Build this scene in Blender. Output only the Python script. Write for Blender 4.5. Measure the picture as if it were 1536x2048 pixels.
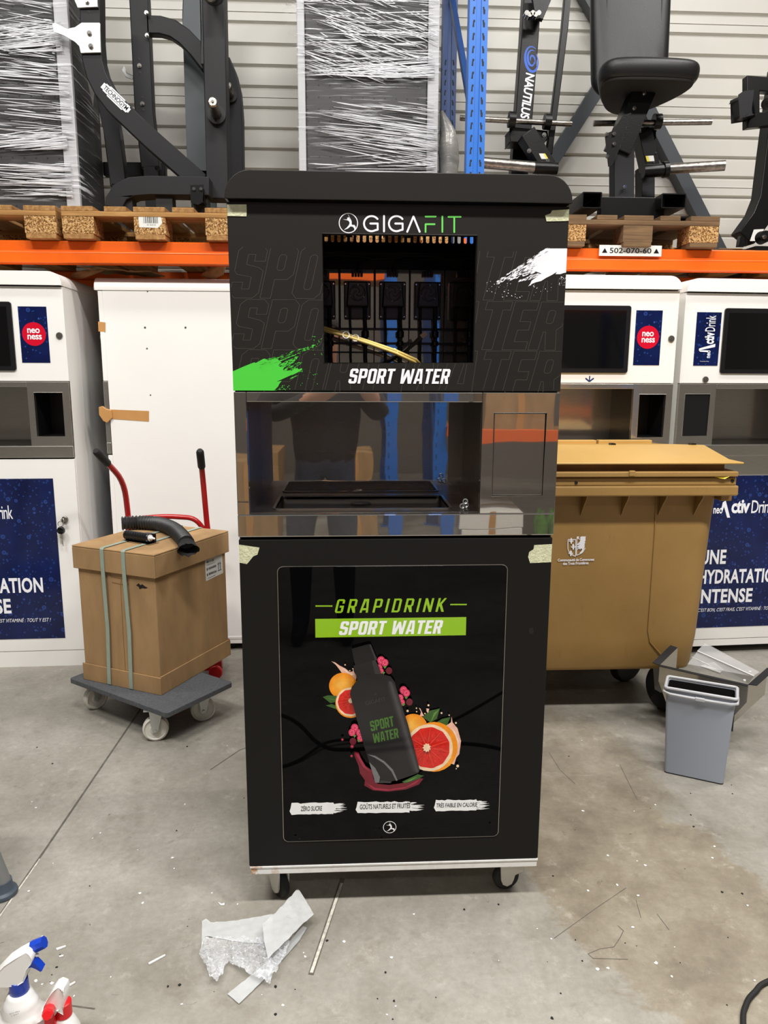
import bpy, math, random
from mathutils import Vector, Matrix, geometry

# ------------------------------------------------------------------ scene, camera, light
S = bpy.context.scene
for o in list(bpy.data.objects):
    bpy.data.objects.remove(o)
COL = S.collection
S.view_settings.view_transform = 'Standard'
S.view_settings.look = 'None'
S.view_settings.gamma = 1.0
S.view_settings.exposure = -0.13
S.cycles.use_denoising = True
S.cycles.max_bounces = 9
S.cycles.glossy_bounces = 6
S.cycles.diffuse_bounces = 4
S.cycles.transparent_max_bounces = 16
S.cycles.caustics_reflective = False
S.cycles.caustics_refractive = False
S.cycles.sample_clamp_indirect = 4.0

F = 1490.0
CAM = Vector((-.1264, -1.8313, 1.455))
YAW, PITCH, ROLL = .0501, .184, .0038
_f = Vector((math.sin(YAW)*math.cos(PITCH), math.cos(YAW)*math.cos(PITCH), -math.sin(PITCH)))
_r0 = Vector((math.cos(YAW), -math.sin(YAW), 0)); _u0 = _r0.cross(_f)
_r = _r0*math.cos(ROLL) + _u0*math.sin(ROLL); _u = -_r0*math.sin(ROLL) + _u0*math.cos(ROLL)
cd = bpy.data.cameras.new('camera'); cam = bpy.data.objects.new('camera', cd); COL.objects.link(cam)
cd.sensor_fit = 'VERTICAL'; cd.sensor_height = 36.0; cd.sensor_width = 27.0
cd.lens = 36.0*F/2048; cd.clip_start = .01; cd.clip_end = 60
cam.matrix_world = Matrix((( _r.x, _u.x, -_f.x, CAM.x), (_r.y, _u.y, -_f.y, CAM.y), (_r.z, _u.z, -_f.z, CAM.z), (0, 0, 0, 1)))
S.camera = cam

W = bpy.data.worlds.new('world'); S.world = W; W.use_nodes = True
W.node_tree.nodes['Background'].inputs[0].default_value = (1.0, .985, .96, 1)
W.node_tree.nodes['Background'].inputs[1].default_value = .12

def area(name, loc, sx, sy, power, rot=(0, 0, 0), col=(1, .975, .94)):
    l = bpy.data.lights.new(name, 'AREA'); l.shape = 'RECTANGLE'; l.size = sx; l.size_y = sy
    l.energy = power; l.color = col
    o = bpy.data.objects.new(name, l); COL.objects.link(o); o.location = loc; o.rotation_euler = rot
    return o
# rows of long ceiling luminaires of the hall
for i, (lx, ly, pw) in enumerate([(-2.2, -1.9, 225), (.3, -1.9, 225), (2.8, -1.9, 235), (-2.4, .7, 55), (2.8, .7, 105), (.2, .7, 55), (-1.5, -5.8, 35), (2.0, -5.8, 35)]):
    area('ceiling_light', (lx, ly, 5.6), 1.5, .35, pw)

def at(x, y, Y):
    "world point seen at photo pixel (x, y), at depth plane y = Y"
    d = _r*((x-768)/F) - _u*((y-1024)/F) + _f
    return CAM + d*((Y-CAM.y)/d.y)
def onz(x, y, Z=0.0):
    d = _r*((x-768)/F) - _u*((y-1024)/F) + _f
    return CAM + d*((Z-CAM.z)/d.z)
def ppm(Y):                       # pixels per metre at depth Y (roughly)
    return F/((Y-CAM.y)*1.0)

# ------------------------------------------------------------------ materials
def lin(c):
    return tuple(((v/255)/12.92 if v/255 <= .04045 else ((v/255+.055)/1.055)**2.4) for v in c[:3]) + (1,)
class NT:
    def __init__(s, name):
        s.m = bpy.data.materials.new(name); s.m.use_nodes = True
        s.t = s.m.node_tree; s.t.nodes.clear()
        s.out = s.t.nodes.new('ShaderNodeOutputMaterial')
    def n(s, typ, ins={}, **props):
        nd = s.t.nodes.new('ShaderNode'+typ)
        for k, v in props.items(): setattr(nd, k, v)
        for k, v in ins.items():
            sock = nd.inputs[k]
            if isinstance(v, bpy.types.NodeSocket): s.t.links.new(v, sock)
            else: sock.default_value = v
        return nd
    def math(s, op, a, b=0.0, c=0.0):
        return s.n('Math', {0: a, 1: b, 2: c}, operation=op).outputs[0]
    def coord(s, scale=(1, 1, 1), rot=(0, 0, 0), loc=(0, 0, 0), kind='Object'):
        tc = s.n('TexCoord')
        return s.n('Mapping', {0: tc.outputs[kind], 'Scale': scale, 'Rotation': rot, 'Location': loc}).outputs[0]
    def noise(s, vec, scale, detail=4, rough=.55, dist=0.0):
        return s.n('TexNoise', {'Vector': vec, 'Scale': scale, 'Detail': detail, 'Roughness': rough, 'Distortion': dist}).outputs[0]
    def ramp(s, fac, *stops):
        nd = s.n('ValToRGB', {0: fac}); e = nd.color_ramp.elements
        while len(e) < len(stops): e.new(.5)
        for el, (p, c) in zip(e, stops):
            el.position = p; el.color = c if len(c) == 4 else lin(c)
        return nd.outputs[0]
    def map(s, v, a, b, c=0.0, d=1.0):
        return s.n('MapRange', {0: v, 1: a, 2: b, 3: c, 4: d}).outputs[0]
    def mix(s, fac, a, b, blend='MIX'):
        nd = s.n('Mix', data_type='RGBA', blend_type=blend)
        for i, v in ((0, fac), (6, a), (7, b)):
            if isinstance(v, bpy.types.NodeSocket): s.t.links.new(v, nd.inputs[i])
            else: nd.inputs[i].default_value = v
        return nd.outputs[2]
    def bsdf(s, col, rough=.5, metal=0.0, spec=.5, normal=None, **kw):
        ins = {'Base Color': col, 'Roughness': rough, 'Metallic': metal, 'Specular IOR Level': spec}
        if normal is not None: ins['Normal'] = normal
        ins.update(kw)
        return s.n('BsdfPrincipled', ins).outputs[0]
    def bump(s, h, strength=.2, dist=.01):
        return s.n('Bump', {'Height': h, 'Strength': strength, 'Distance': dist}).outputs[0]
    def done(s, sh):
        s.t.links.new(sh, s.out.inputs[0]); return s.m

def mat(name, rgb, rough=.5, metal=0.0, spec=.5, var=None, bump=None, **kw):
    t = NT(name); c = lin(rgb)
    col = c
    if var:
        v = t.noise(t.coord(), var[0], 5, .6)
        a = tuple(x*(1-var[1]) for x in c[:3])+(1,); b = tuple(min(1, x*(1+var[1])) for x in c[:3])+(1,)
        col = t.mix(t.map(v, .3, .7), a, b)
    nrm = None
    if bump: nrm = t.bump(t.noise(t.coord(), bump[0], 4), bump[1], bump[2] if len(bump) > 2 else .01)
    return t.done(t.bsdf(col, rough, metal, spec, nrm, **kw))

M = {}
M['matt_black'] = mat('matt_black', (32, 30, 27), .5, spec=.25, var=(3, .06))
M['door_black'] = mat('door_black', (22, 21, 19), .55, spec=.2, var=(3, .05))
M['inner_black'] = mat('inner_black', (22, 20, 18), .5, spec=.4)
M['inner_brown'] = mat('inner_brown', (62, 55, 45), .45, spec=.4)
M['pump_black'] = mat('pump_black', (26, 24, 23), .3, spec=.5)
M['gloss_black'] = mat('gloss_black', (6, 6, 7), .015, spec=.16)
M['screen_black'] = mat('screen_black', (10, 10, 12), .05, spec=.6)
M['bezel_black'] = mat('bezel_black', (18, 18, 20), .35)
M['rubber'] = mat('rubber', (22, 22, 22), .7, var=(20, .2))
M['hose_black'] = mat('hose_black', (40, 40, 40), .42, spec=.5, var=(60, .25))
M['gym_black'] = mat('gym_black', (13, 13, 13), .33, spec=.35, bump=(160, .05))
M['gym_grey'] = mat('gym_grey', (35, 35, 37), .5, spec=.25, bump=(220, .06))
M['slate'] = mat('slate', (66, 73, 77), .5, var=(4, .05))
M['leather'] = mat('leather', (22, 22, 23), .42, spec=.4, bump=(260, .12, .004))
M['under_board'] = mat('under_board', (28, 26, 24), .75)
M['white_paint'] = mat('white_paint', (242, 241, 237), .35, var=(2, .015))
M['white_plastic'] = mat('white_plastic', (238, 238, 236), .35)
M['white_print'] = mat('white_print', (244, 245, 250), .35)
M['white_gloss'] = mat('white_gloss', (240, 242, 242), .06)
M['seam'] = mat('seam', (70, 68, 62), .6)
M['orange'] = mat('orange_paint', (236, 100, 12), .38, var=(5, .06))
M['blue_rack'] = mat('blue_rack', (32, 106, 196), .38, var=(6, .06))
M['blue_dark'] = mat('blue_rack_rear', (24, 66, 128), .4)
M['red_paint'] = mat('red_paint', (172, 22, 26), .25, spec=.6)
M['red_plastic'] = mat('red_plastic', (216, 26, 34), .3)
M['blue_plastic'] = mat('blue_plastic', (22, 62, 178), .3)
M['grey_plastic'] = mat('grey_plastic', (152, 159, 171), .42, var=(3, .03))
M['bin_brown'] = None
M['chrome'] = mat('chrome', (205, 203, 198), .16, 1.0)
M['worn_steel'] = mat('worn_steel', (150, 146, 140), .3, 1.0, var=(60, .35), bump=(80, .15))
M['zinc'] = mat('zinc', (190, 192, 190), .4, .8, var=(20, .08))
M['nylon'] = mat('nylon_wheel', (212, 210, 200), .4, var=(8, .05))
M['masking'] = mat('masking_tape', (205, 207, 172), .75, var=(70, .12), bump=(180, .3))
M['green_print'] = mat('green_print', (78, 206, 66), .35)
M['lime_print'] = mat('lime_print', (142, 190, 32), .07)
M['logo_green'] = mat('logo_green', (110, 214, 96), .4)
M['outline'] = mat('outline_print', (66, 62, 57), .5)
M['black_print'] = mat('black_print', (16, 16, 17), .3)
M['navy_print'] = mat('navy_print', (24, 46, 104), .35)
M['label_white'] = mat('label_white', (222, 222, 216), .5)
M['beige_tape'] = mat('packing_tape', (196, 146, 88), .3, var=(8, .08))
M['strap'] = mat('strap', (152, 166, 152), .4, var=(30, .06))
M['yellow'] = mat('yellow_strap', (232, 214, 50), .4)
M['skin'] = mat('skin', (205, 150, 122), .5)
M['jacket'] = mat('jacket', (24, 24, 28), .85, var=(12, .2))
M['jeans'] = mat('jeans', (58, 70, 92), .85, var=(30, .2))
M['hair'] = mat('hair', (34, 26, 20), .7)
M['dark_blue_grey'] = mat('dark_brace', (64, 69, 74), .5)
M['cream_cable'] = mat('cream_cable', (222, 196, 112), .45)
M['cork'] = mat('cork_scrap', (176, 128, 84), .8, var=(40, .2))

def steel(name, rgb=(176, 172, 166), rough=.018, wav=.012, haze=.2):
    t = NT(name)
    b = t.bump(t.noise(t.coord(), 4.0, 2), wav, .05)
    s = t.noise(t.coord((3, 3, 60)), 8, 6, .7)
    r = t.map(s, .3, .8, rough*.8, rough*1.4)
    sharp = t.bsdf(lin(rgb), r, 1.0, .5, b); hazy = t.bsdf(lin(tuple(min(255, v+20) for v in rgb)), .42, 1.0, .5, b)
    return t.done(t.n('MixShader', {0: t.map(s, .3, .8, haze*.85, haze*1.15), 1: sharp, 2: hazy}).outputs[0])
M['steel'] = steel('polished_steel')
M['steel_soft'] = steel('brushed_steel', (192, 188, 180), .09, .015, .45)

def wood(name, a, b, along='y'):
    t = NT(name)
    sc = {'x': (2, 30, 30), 'y': (30, 2, 30)}[along]
    n = t.noise(t.coord(sc), 1.6, 6, .65, .6)
    col = t.ramp(n, (.25, a), (.5, tuple((p+q)//2 for p, q in zip(a, b))), (.75, b))
    return t.done(t.bsdf(col, .8, 0, .2, t.bump(n, .3, .004)))
M['wood_y'] = wood('pallet_wood', (120, 84, 48), (196, 152, 98))
M['wood_x'] = wood('pallet_wood_cross', (134, 94, 52), (206, 162, 104), 'x')
M['wood_dark'] = wood('pallet_wood_weathered', (84, 66, 48), (142, 112, 80), 'x')
def chip(name, a, b, c):
    t = NT(name)
    v = t.n('TexVoronoi', {'Vector': t.coord((1, 1, 1)), 'Scale': 190.0})
    n = t.n('SeparateColor', {0: v.outputs['Color']}).outputs[0]
    col = t.ramp(n, (.1, a), (.45, b), (.9, c))
    return t.done(t.bsdf(col, .85, 0, .2, t.bump(n, .3, .003)))
M['chip'] = chip('chipboard_block', (104, 70, 38), (158, 116, 68), (206, 168, 116))

def cardboard(name, rgb):
    t = NT(name)
    n = t.noise(t.coord((3, 3, 1)), 3, 5, .6); f = t.noise(t.coord((1, 1, 40)), 10, 2)
    a = tuple(int(v*.86) for v in rgb)
    col = t.mix(t.map(n, .35, .7), lin(a), lin(rgb))
    return t.done(t.bsdf(col, .8, 0, .2, t.bump(f, .08, .003)))
M['cardboard'] = cardboard('cardboard', (178, 144, 102))
M['cardboard_dark'] = cardboard('cardboard_dark', (140, 106, 70))

def brown_bin():
    t = NT('bin_plastic')
    n = t.noise(t.coord((1, 1, 1)), 3, 5, .6)
    dirt = t.noise(t.coord((9, 9, 2.2)), 1.5, 6, .7)
    col = t.mix(t.map(n, .3, .7), lin((150, 117, 66)), lin((164, 130, 76)))
    col = t.mix(t.map(dirt, .62, .82, 0, .65), col, lin((92, 74, 50)))
    return t.done(t.bsdf(col, .45, 0, .35, t.bump(t.noise(t.coord(), 120, 2), .04)))
M['bin_brown'] = brown_bin()
M['bin_lid'] = mat('bin_lid_plastic', (188, 150, 84), .4, var=(3, .08))

def droplets():
    t = NT('droplet_print')
    c = t.coord()
    col = lin((15, 24, 66))
    n = t.noise(c, 5, 3)
    col = t.mix(t.map(n, .3, .7), lin((12, 20, 58)), lin((20, 34, 86)))
    for sc, rr in ((24, .3), (60, .34)):
        v = t.n('TexVoronoi', {'Vector': c, 'Scale': float(sc)})
        d = v.outputs['Distance']
        r = t.math('MULTIPLY', t.n('SeparateColor', {0: v.outputs['Color']}).outputs[0], rr)
        ring = t.math('SUBTRACT', r, d)
        inside = t.map(ring, 0, .02)
        core = t.map(ring, .03, .1)
        col = t.mix(t.math('MULTIPLY', inside, .8), col, lin((52, 84, 160)))
        col = t.mix(t.math('MULTIPLY', core, .8), col, lin((20, 36, 96)))
    return t.done(t.bsdf(col, .12, 0, .4))
M['droplets'] = droplets()

def perforated():
    t = NT('perforated_sheet')
    tc = t.n('TexCoord').outputs['Object']
    sp = t.n('SeparateXYZ', {0: tc})
    def cell(s):
        return t.math('SUBTRACT', t.math('FRACT', t.math('MULTIPLY', s, 1/.058)), .5)
    x, z = cell(sp.outputs[0]), cell(sp.outputs[2])
    d = t.math('SQRT', t.math('ADD', t.math('MULTIPLY', x, x), t.math('MULTIPLY', z, z)))
    hole = t.map(d, .07, .09, 1, 0)
    col = t.mix(hole, lin((54, 53, 53)), lin((12, 12, 12)))
    return t.done(t.bsdf(col, .5, 0, .4))
M['perforated'] = perforated()
M['frame_grey'] = mat('frame_grey', (184, 185, 188), .4, var=(3, .04))

def film(name, sx, sz, lo, hi, tilt=.06, white=(235, 238, 242), base=.07):
    "stretch film: clear sheet that turns white where it is bunched into strands"
    t = NT(name)
    warp = t.noise(t.coord((1, 1, 1)), 2.2, 3)
    v = t.coord((sx, sx, sz), (0, tilt, 0))
    vv = t.n('VectorMath', {0: v, 1: t.n('CombineXYZ', {2: t.math('MULTIPLY', warp, 2.6)}).outputs[0]}, operation='ADD').outputs[0]
    a = t.noise(vv, 1.0, 3, .6)
    v2 = t.coord((sx*1.3, sx, sz*.8), (0, tilt-.35, 0), (3, 1, 7))
    b = t.noise(v2, 1.0, 3, .6)
    big = t.noise(t.coord((.8, .8, 3.2)), 1.3, 2)
    s = t.math('MAXIMUM', t.map(a, lo, hi), t.math('MULTIPLY', t.map(b, lo+.07, hi+.05), .8))
    s = t.math('MULTIPLY', s, t.map(big, .4, .62, .08, 1))
    s = t.math('ADD', t.math('MULTIPLY', s, .72), base)
    sh = t.n('BsdfPrincipled', {'Base Color': lin(white), 'Roughness': .25, 'Specular IOR Level': .6,
             'Normal': t.bump(a, .6, .01)}).outputs[0]
    tr = t.n('BsdfTransparent').outputs[0]
    return t.done(t.n('MixShader', {0: s, 1: tr, 2: sh}).outputs[0])
M['wrap'] = film('stretch_film', 2.2, 62, .55, .66, base=.02)
M['wrap_fine'] = film('stretch_film_dense', 3.2, 90, .54, .66, -.1, base=.02)
M['bag'] = film('crumpled_film', 14, 60, .42, .62, .7, base=.34)
M['grey_film'] = film('grey_film', 5, 20, .4, .7, .9, (150, 148, 142), .62)
def paper():
    t = NT('release_paper')
    n = t.noise(t.coord(), 40, 4)
    sh = t.bsdf(t.mix(n, lin((186, 188, 188)), lin((214, 216, 216))), .6, 0, .3, t.bump(n, .2, .004))
    tr = t.n('BsdfTransparent').outputs[0]
    return t.done(t.n('MixShader', {0: .82, 1: tr, 2: sh}).outputs[0])
M['paper'] = paper()
def clear():
    t = NT('clear_acrylic')
    sh = t.bsdf(lin((205, 205, 205)), .05, 0, .8)
    return t.done(t.n('MixShader', {0: .32, 1: t.n('BsdfTransparent').outputs[0], 2: sh}).outputs[0])
M['clear'] = clear()
M['green_bottle'] = mat('green_bottle', (70, 120, 40), .15, var=(20, .4))

# ------------------------------------------------------------------ mesh helpers
class MB:
    def __init__(s): s.v = []; s.f = []
    def add(s, vs, fs):
        o = len(s.v); s.v += [Vector(v) for v in vs]; s.f += [tuple(i+o for i in f) for f in fs]; return s
    def box(s, x0, x1, y0, y1, z0, z1, T=None):
        vs = [Vector((x, y, z)) for z in (z0, z1) for y in (y0, y1) for x in (x0, x1)]
        if T is not None: vs = [T @ v for v in vs]
        return s.add(vs, [(0, 2, 3, 1), (4, 5, 7, 6), (0, 1, 5, 4), (2, 6, 7, 3), (0, 4, 6, 2), (1, 3, 7, 5)])
    def rings(s, rings, cap=True, closed=False):
        n = len(rings[0]); vs = [p for r in rings for p in r]; fs = []
        k = len(rings)
        for i in range(k if closed else k-1):
            j = (i+1) % k
            for a in range(n):
                b = (a+1) % n
                fs.append((i*n+a, i*n+b, j*n+b, j*n+a))
        if cap and not closed: fs += [tuple(range(n-1, -1, -1)), tuple(range((k-1)*n, k*n))]
        return s.add(vs, fs)
    def tube(s, pts, r, n=12, cap=True, closed=False):
        pts = [Vector(p) for p in pts]; k = len(pts)
        rs = r if isinstance(r, (list, tuple)) else [r]*k
        up = None; out = []
        for i, p in enumerate(pts):
            a = pts[i-1] if (i > 0 or closed) else p
            b = pts[(i+1) % k] if (i < k-1 or closed) else p
            d = (b-a).normalized()
            if up is None:
                up = d.orthogonal().normalized()
            up = (up - d*up.dot(d)).normalized(); w = d.cross(up)
            out.append([p + (up*math.cos(2*math.pi*q/n) + w*math.sin(2*math.pi*q/n))*rs[i] for q in range(n)])
        return s.rings(out, cap, closed)
    def cyl(s, a, b, r, n=24): return s.tube([a, b], r, n)
    def lathe(s, prof, O=(0, 0, 0), ax='z', n=32):
        O = Vector(O); out = []
        for r, h in prof:
            ring = []
            for q in range(n):
                c, sn = math.cos(2*math.pi*q/n)*r, math.sin(2*math.pi*q/n)*r
                ring.append(O + {'z': Vector((c, sn, h)), 'y': Vector((sn, h, c)), 'x': Vector((h, c, sn))}[ax])
            out.append(ring)
        return s.rings(out)
    def prism(s, poly, y0, y1, holes=(), plane='xz'):
        "2D outline in x,z (or x,y) pushed from y0 to y1, with optional holes"
        loops = [list(poly)] + [list(h) for h in holes]
        mk = (lambda p, d: Vector((p[0], d, p[1]))) if plane == 'xz' else ((lambda p, d: Vector((p[0], p[1], d))) if plane == 'xy' else (lambda p, d: Vector((d, p[0], p[1]))))
        tris = geometry.tessellate_polygon([[Vector((p[0], p[1], 0)) for p in l] for l in loops])
        flat = [p for l in loops for p in l]; n = len(flat)
        vs = [mk(p, y0) for p in flat] + [mk(p, y1) for p in flat]
        fs = []
        for t in tris:
            a, b, c = (flat[i] for i in t)
            ccw = (b[0]-a[0])*(c[1]-a[1])-(b[1]-a[1])*(c[0]-a[0]) > 0
            t = t if ccw else t[::-1]
            fs.append(tuple(t)); fs.append(tuple(i+n for i in t[::-1]))
        o = 0
        for l in loops:
            k = len(l)
            for i in range(k):
                a, b = o+i, o+(i+1) % k
                fs.append((a, a+n, b+n, b))
            o += k
        return s.add(vs, fs)
    def flat(s, poly, y, holes=()):
        s.k = getattr(s, 'k', 0)+1; y = y-(s.k % 23)*6e-6
        "flat print in the x,z plane facing -y"
        loops = [list(poly)] + [list(h) for h in holes]
        tris = geometry.tessellate_polygon([[Vector((p[0], p[1], 0)) for p in l] for l in loops])
        fl = [p for l in loops for p in l]; fs = []
        for t in tris:
            a, b, c = (fl[i] for i in t)
            ccw = (b[0]-a[0])*(c[1]-a[1])-(b[1]-a[1])*(c[0]-a[0]) > 0
            fs.append(tuple(t) if ccw else tuple(t[::-1]))
        return s.add([Vector((p[0], y, p[1])) for p in fl], fs)
    def disc(s, x, z, r, y, n=32, r2=None):
        o = [(x+r*math.cos(2*math.pi*i/n), z+r*math.sin(2*math.pi*i/n)) for i in range(n)]
        if r2 is None: return s.flat(o, y)
        return s.flat(o, y, [[(x+r2*math.cos(2*math.pi*i/n), z+r2*math.sin(2*math.pi*i/n)) for i in range(n)]])
    def ribbon(s, pts, w, y, caps=True):
        "flat printed line of width w in the x,z plane"
        for (x0, z0), (x1, z1) in zip(pts, pts[1:]):
            l = math.hypot(x1-x0, z1-z0)
            if l < 1e-6: continue
            nx, nz = -(z1-z0)/l*w/2, (x1-x0)/l*w/2
            s.flat([(x0-nx, z0-nz), (x1-nx, z1-nz), (x1+nx, z1+nz), (x0+nx, z0+nz)], y)
        if caps:
            for x, z in pts: s.disc(x, z, w/2, y, 10)
        return s
    def bar(s, pts, w, y0, y1):
        "solid bar whose centre line runs in the x,z plane, mitred, between y0 and y1"
        pts = [Vector(p) for p in pts]; k = len(pts); L, R = [], []
        for i, p in enumerate(pts):
            d1 = (p-pts[i-1]).normalized() if i else (pts[1]-p).normalized()
            d2 = (pts[i+1]-p).normalized() if i < k-1 else d1
            n1 = Vector((-d1.y, d1.x)); n2 = Vector((-d2.y, d2.x)); m = (n1+n2).normalized()
            h = w/2/max(.4, m.dot(n1)); L.append(p+m*h); R.append(p-m*h)
        return s.prism([tuple(p) for p in R+L[::-1]], y0, y1)
    def xf(s, T): s.v = [T @ v for v in s.v]; return s
    def build(s, name, m, parent=None, local=False, bevel=0, smooth=40, seg=2, sub=0):
        me = bpy.data.meshes.new(name)
        vs = s.v
        if parent is not None and not local:
            inv = wm(parent).inverted(); vs = [inv @ v for v in vs]
        me.from_pydata([tuple(v) for v in vs], [], s.f); me.update()
        ms = m if isinstance(m, (list, tuple)) else [m]
        for x in ms: me.materials.append(x if not isinstance(x, str) else M[x])
        if smooth:
            me.polygons.foreach_set('use_smooth', [True]*len(me.polygons))
            me.set_sharp_from_angle(angle=math.radians(smooth))
        o = bpy.data.objects.new(name, me); COL.objects.link(o)
        if parent is not None: o.parent = parent
        if bevel:
            b = o.modifiers.new('bevel', 'BEVEL'); b.width = bevel; b.segments = seg; b.limit_method = 'ANGLE'; b.angle_limit = math.radians(40)
        if sub:
            b = o.modifiers.new('sub', 'SUBSURF'); b.levels = sub; b.render_levels = sub
        return o
def wm(o):
    m = o.matrix_basis.copy()
    while o.parent: o = o.parent; m = o.matrix_basis @ m
    return m
def tag(o, label, cat, group=None, kind=None):
    if label: o['label'] = label
    if cat: o['category'] = cat
    if group: o['group'] = group
    if kind: o['kind'] = kind
    return o
def thing(name, label, cat, loc=(0, 0, 0), rz=0.0, group=None):
    o = bpy.data.objects.new(name, None); COL.objects.link(o); o.empty_display_size = .1
    o.matrix_basis = Matrix.Translation(Vector(loc)) @ Matrix.Rotation(rz, 4, 'Z')
    return tag(o, label, cat, group)
def solo(mb, name, m, label, cat, loc, group=None, kind=None, **kw):
    "a thing that is one mesh, with its origin at loc (mesh given in world coordinates)"
    mb.xf(Matrix.Translation(-Vector(loc)))
    o = mb.build(name, m, None, **kw); o.location = loc
    return tag(o, label, cat, group, kind)
def struct(mb, name, m, parent=None, **kw):
    o = mb.build(name, m, parent, **kw); o['kind'] = 'structure'; return o
def copy_tree(o, parent=None):
    c = o.copy(); COL.objects.link(c)
    if parent is not None:
        c.parent = parent
    for ch in list(o.children): copy_tree(ch, c)
    return c
def rrect(x0, x1, z0, z1, r, n=5, corners=(1, 1, 1, 1)):
    "rounded rectangle, corners = bottom-left, bottom-right, top-right, top-left"
    out = []
    for (cx, cz, a0), on in zip(((x0+r, z0+r, 180), (x1-r, z0+r, 270), (x1-r, z1-r, 0), (x0+r, z1-r, 90)), corners):
        if not on:
            out.append((x0 if a0 in (180, 90) else x1, z0 if a0 in (180, 270) else z1)); continue
        for i in range(n+1):
            a = math.radians(a0+90*i/n); out.append((cx+r*math.cos(a), cz+r*math.sin(a)))
    return out

# ------------------------------------------------------------------ lettering
_tc = {}
def text_mesh(body, shear=0.0, bold=0.0, space=1.0, font_line=1.0):
    key = (body, shear, bold, space)
    if key in _tc: return _tc[key]
    c = bpy.data.curves.new('t', 'FONT'); c.body = body; c.shear = shear; c.offset = bold; c.space_character = space
    c.resolution_u = 3; c.fill_mode = 'FRONT'
    o = bpy.data.objects.new('t', c); COL.objects.link(o)
    bpy.context.view_layer.update()
    me = o.evaluated_get(bpy.context.evaluated_depsgraph_get()).to_mesh()
    vs = [tuple(v.co) for v in me.vertices]; fs = [tuple(p.vertices) for p in me.polygons]
    o.to_mesh_clear() if hasattr(o, 'to_mesh_clear') else None
    bpy.data.objects.remove(o); bpy.data.curves.remove(c)
    x0 = min(v[0] for v in vs); x1 = max(v[0] for v in vs); y0 = min(v[1] for v in vs); y1 = max(v[1] for v in vs)
    vs = [((v[0]-x0)/(x1-x0), (v[1]-y0)/(y1-y0)) for v in vs]
    _tc[key] = (vs, fs); return vs, fs
def put_text(mb, body, O, U, V, shear=0.0, bold=0.0, space=1.0):
    "lettering stretched over the parallelogram O, O+U, O+V"
    vs, fs = text_mesh(body, shear, bold, space); O, U, V = Vector(O), Vector(U), Vector(V)
    return mb.add([O+U*a+V*b for a, b in vs], fs)
def chamf(x0, x1, z0, z1, c, k=(1, 1, 1, 1)):
    p = []
    p += [(x0, z0+c), (x0+c, z0)] if k[0] else [(x0, z0)]
    p += [(x1-c, z0), (x1, z0+c)] if k[1] else [(x1, z0)]
    p += [(x1, z1-c), (x1-c, z1)] if k[2] else [(x1, z1)]
    p += [(x0+c, z1), (x0, z1-c)] if k[3] else [(x0, z1)]
    return p
def glyph(ch, t=.19):
    "condensed block capitals: (advance, outline, holes)"
    w = .54; c = .1; u = t*.86; i = .035
    if ch == 'O': return w, chamf(0, w, 0, 1, c), [chamf(t, w-t, u, 1-u, i)]
    if ch == 'D': return w, chamf(0, w, 0, 1, c, (0, 1, 1, 0)), [chamf(t, w-t, u, 1-u, i)]
    if ch == 'I': return t, [(0, 0), (t, 0), (t, 1), (0, 1)], []
    if ch == 'P': return w, [(0, 0), (t, 0), (t, .36), (w-c, .36), (w, .36+c), (w, 1-c), (w-c, 1), (0, 1)], [chamf(t, w-t, .36+u, 1-u, i)]
    if ch == 'R': return w, [(0, 0), (t, 0), (t, .38), (t+.05, .38), (w-t, 0), (w+.01, 0), (w-.09, .42), (w, .5), (w, 1-c), (w-c, 1), (0, 1)], [chamf(t, w-t, .38+u, 1-u, i)]
    if ch == 'S': return w, [(0, c), (c, 0), (w-c, 0), (w, c), (w, .57-c*.5), (w-c, .58), (t, .64), (t, 1-u), (w-t, 1-u), (w-t, .7), (w, .7), (w, 1-c), (w-c, 1), (c, 1), (0, 1-c), (0, .52), (c*.6, .45), (w-t, .4), (w-t, u), (t, u), (t, .3), (0, .3)], []
    if ch == 'T': return .5, [(.25-t/2, 0), (.25+t/2, 0), (.25+t/2, 1-u), (.5, 1-u), (.5, 1), (0, 1), (0, 1-u), (.25-t/2, 1-u)], []
    if ch == 'W': return .86, [(.07, 0), (.07+t*1.2, 0), (.43, .52), (.79-t*1.2, 0), (.79, 0), (.86, 1), (.86-t, 1), (.86-t-.005, .42), (.5, .92), (.36, .92), (t+.005, .42), (t, 1), (0, 1)], []
    if ch == 'A': return .58, [(0, 0), (t, 0), (t+.015, .18), (.58-t-.015, .18), (.58-t, 0), (.58, 0), (.46, 1), (.12, 1)], [[(t+.03, .33), (.58-t-.03, .33), (.31, .84), (.27, .84)]]
    if ch == 'E': return .47, [(0, 0), (.47, 0), (.47, u), (t, u), (t, .5-u/2), (.42, .5-u/2), (.42, .5+u/2), (t, .5+u/2), (t, 1-u), (.47, 1-u), (.47, 1), (0, 1)], []
    if ch == 'G': return w, [(0, c), (c, 0), (w-c, 0), (w, c), (w, .53), (w*.48, .53), (w*.48, .39), (w-t, .39), (w-t, u), (t, u), (t, 1-u), (w-t, 1-u), (w-t, .68), (w, .68), (w, 1-c), (w-c, 1), (c, 1), (0, 1-c)], []
    if ch == 'N': return .58, [(0, 0), (t, 0), (t, .6), (.58-t, 0), (.58, 0), (.58, 1), (.58-t, 1), (.58-t, .4), (t, 1), (0, 1)], []
    if ch == 'K': return .56, [(0, 0), (t, 0), (t, .36), (t+.04, .43), (.56-t, 0), (.58, 0), (t+.16, .56), (.56, 1), (.55-t, 1), (t, .6), (t, 1), (0, 1)], []
    return .26, None, []
def block_layout(s, t=.19, gap=.07):
    x = 0; out = []
    for ch in s:
        a, o, h = glyph(ch, t)
        if o: out.append(([(x+p[0], p[1]) for p in o], [[(x+p[0], p[1]) for p in q] for q in h]))
        x += a+gap
    return x-gap, out
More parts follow.
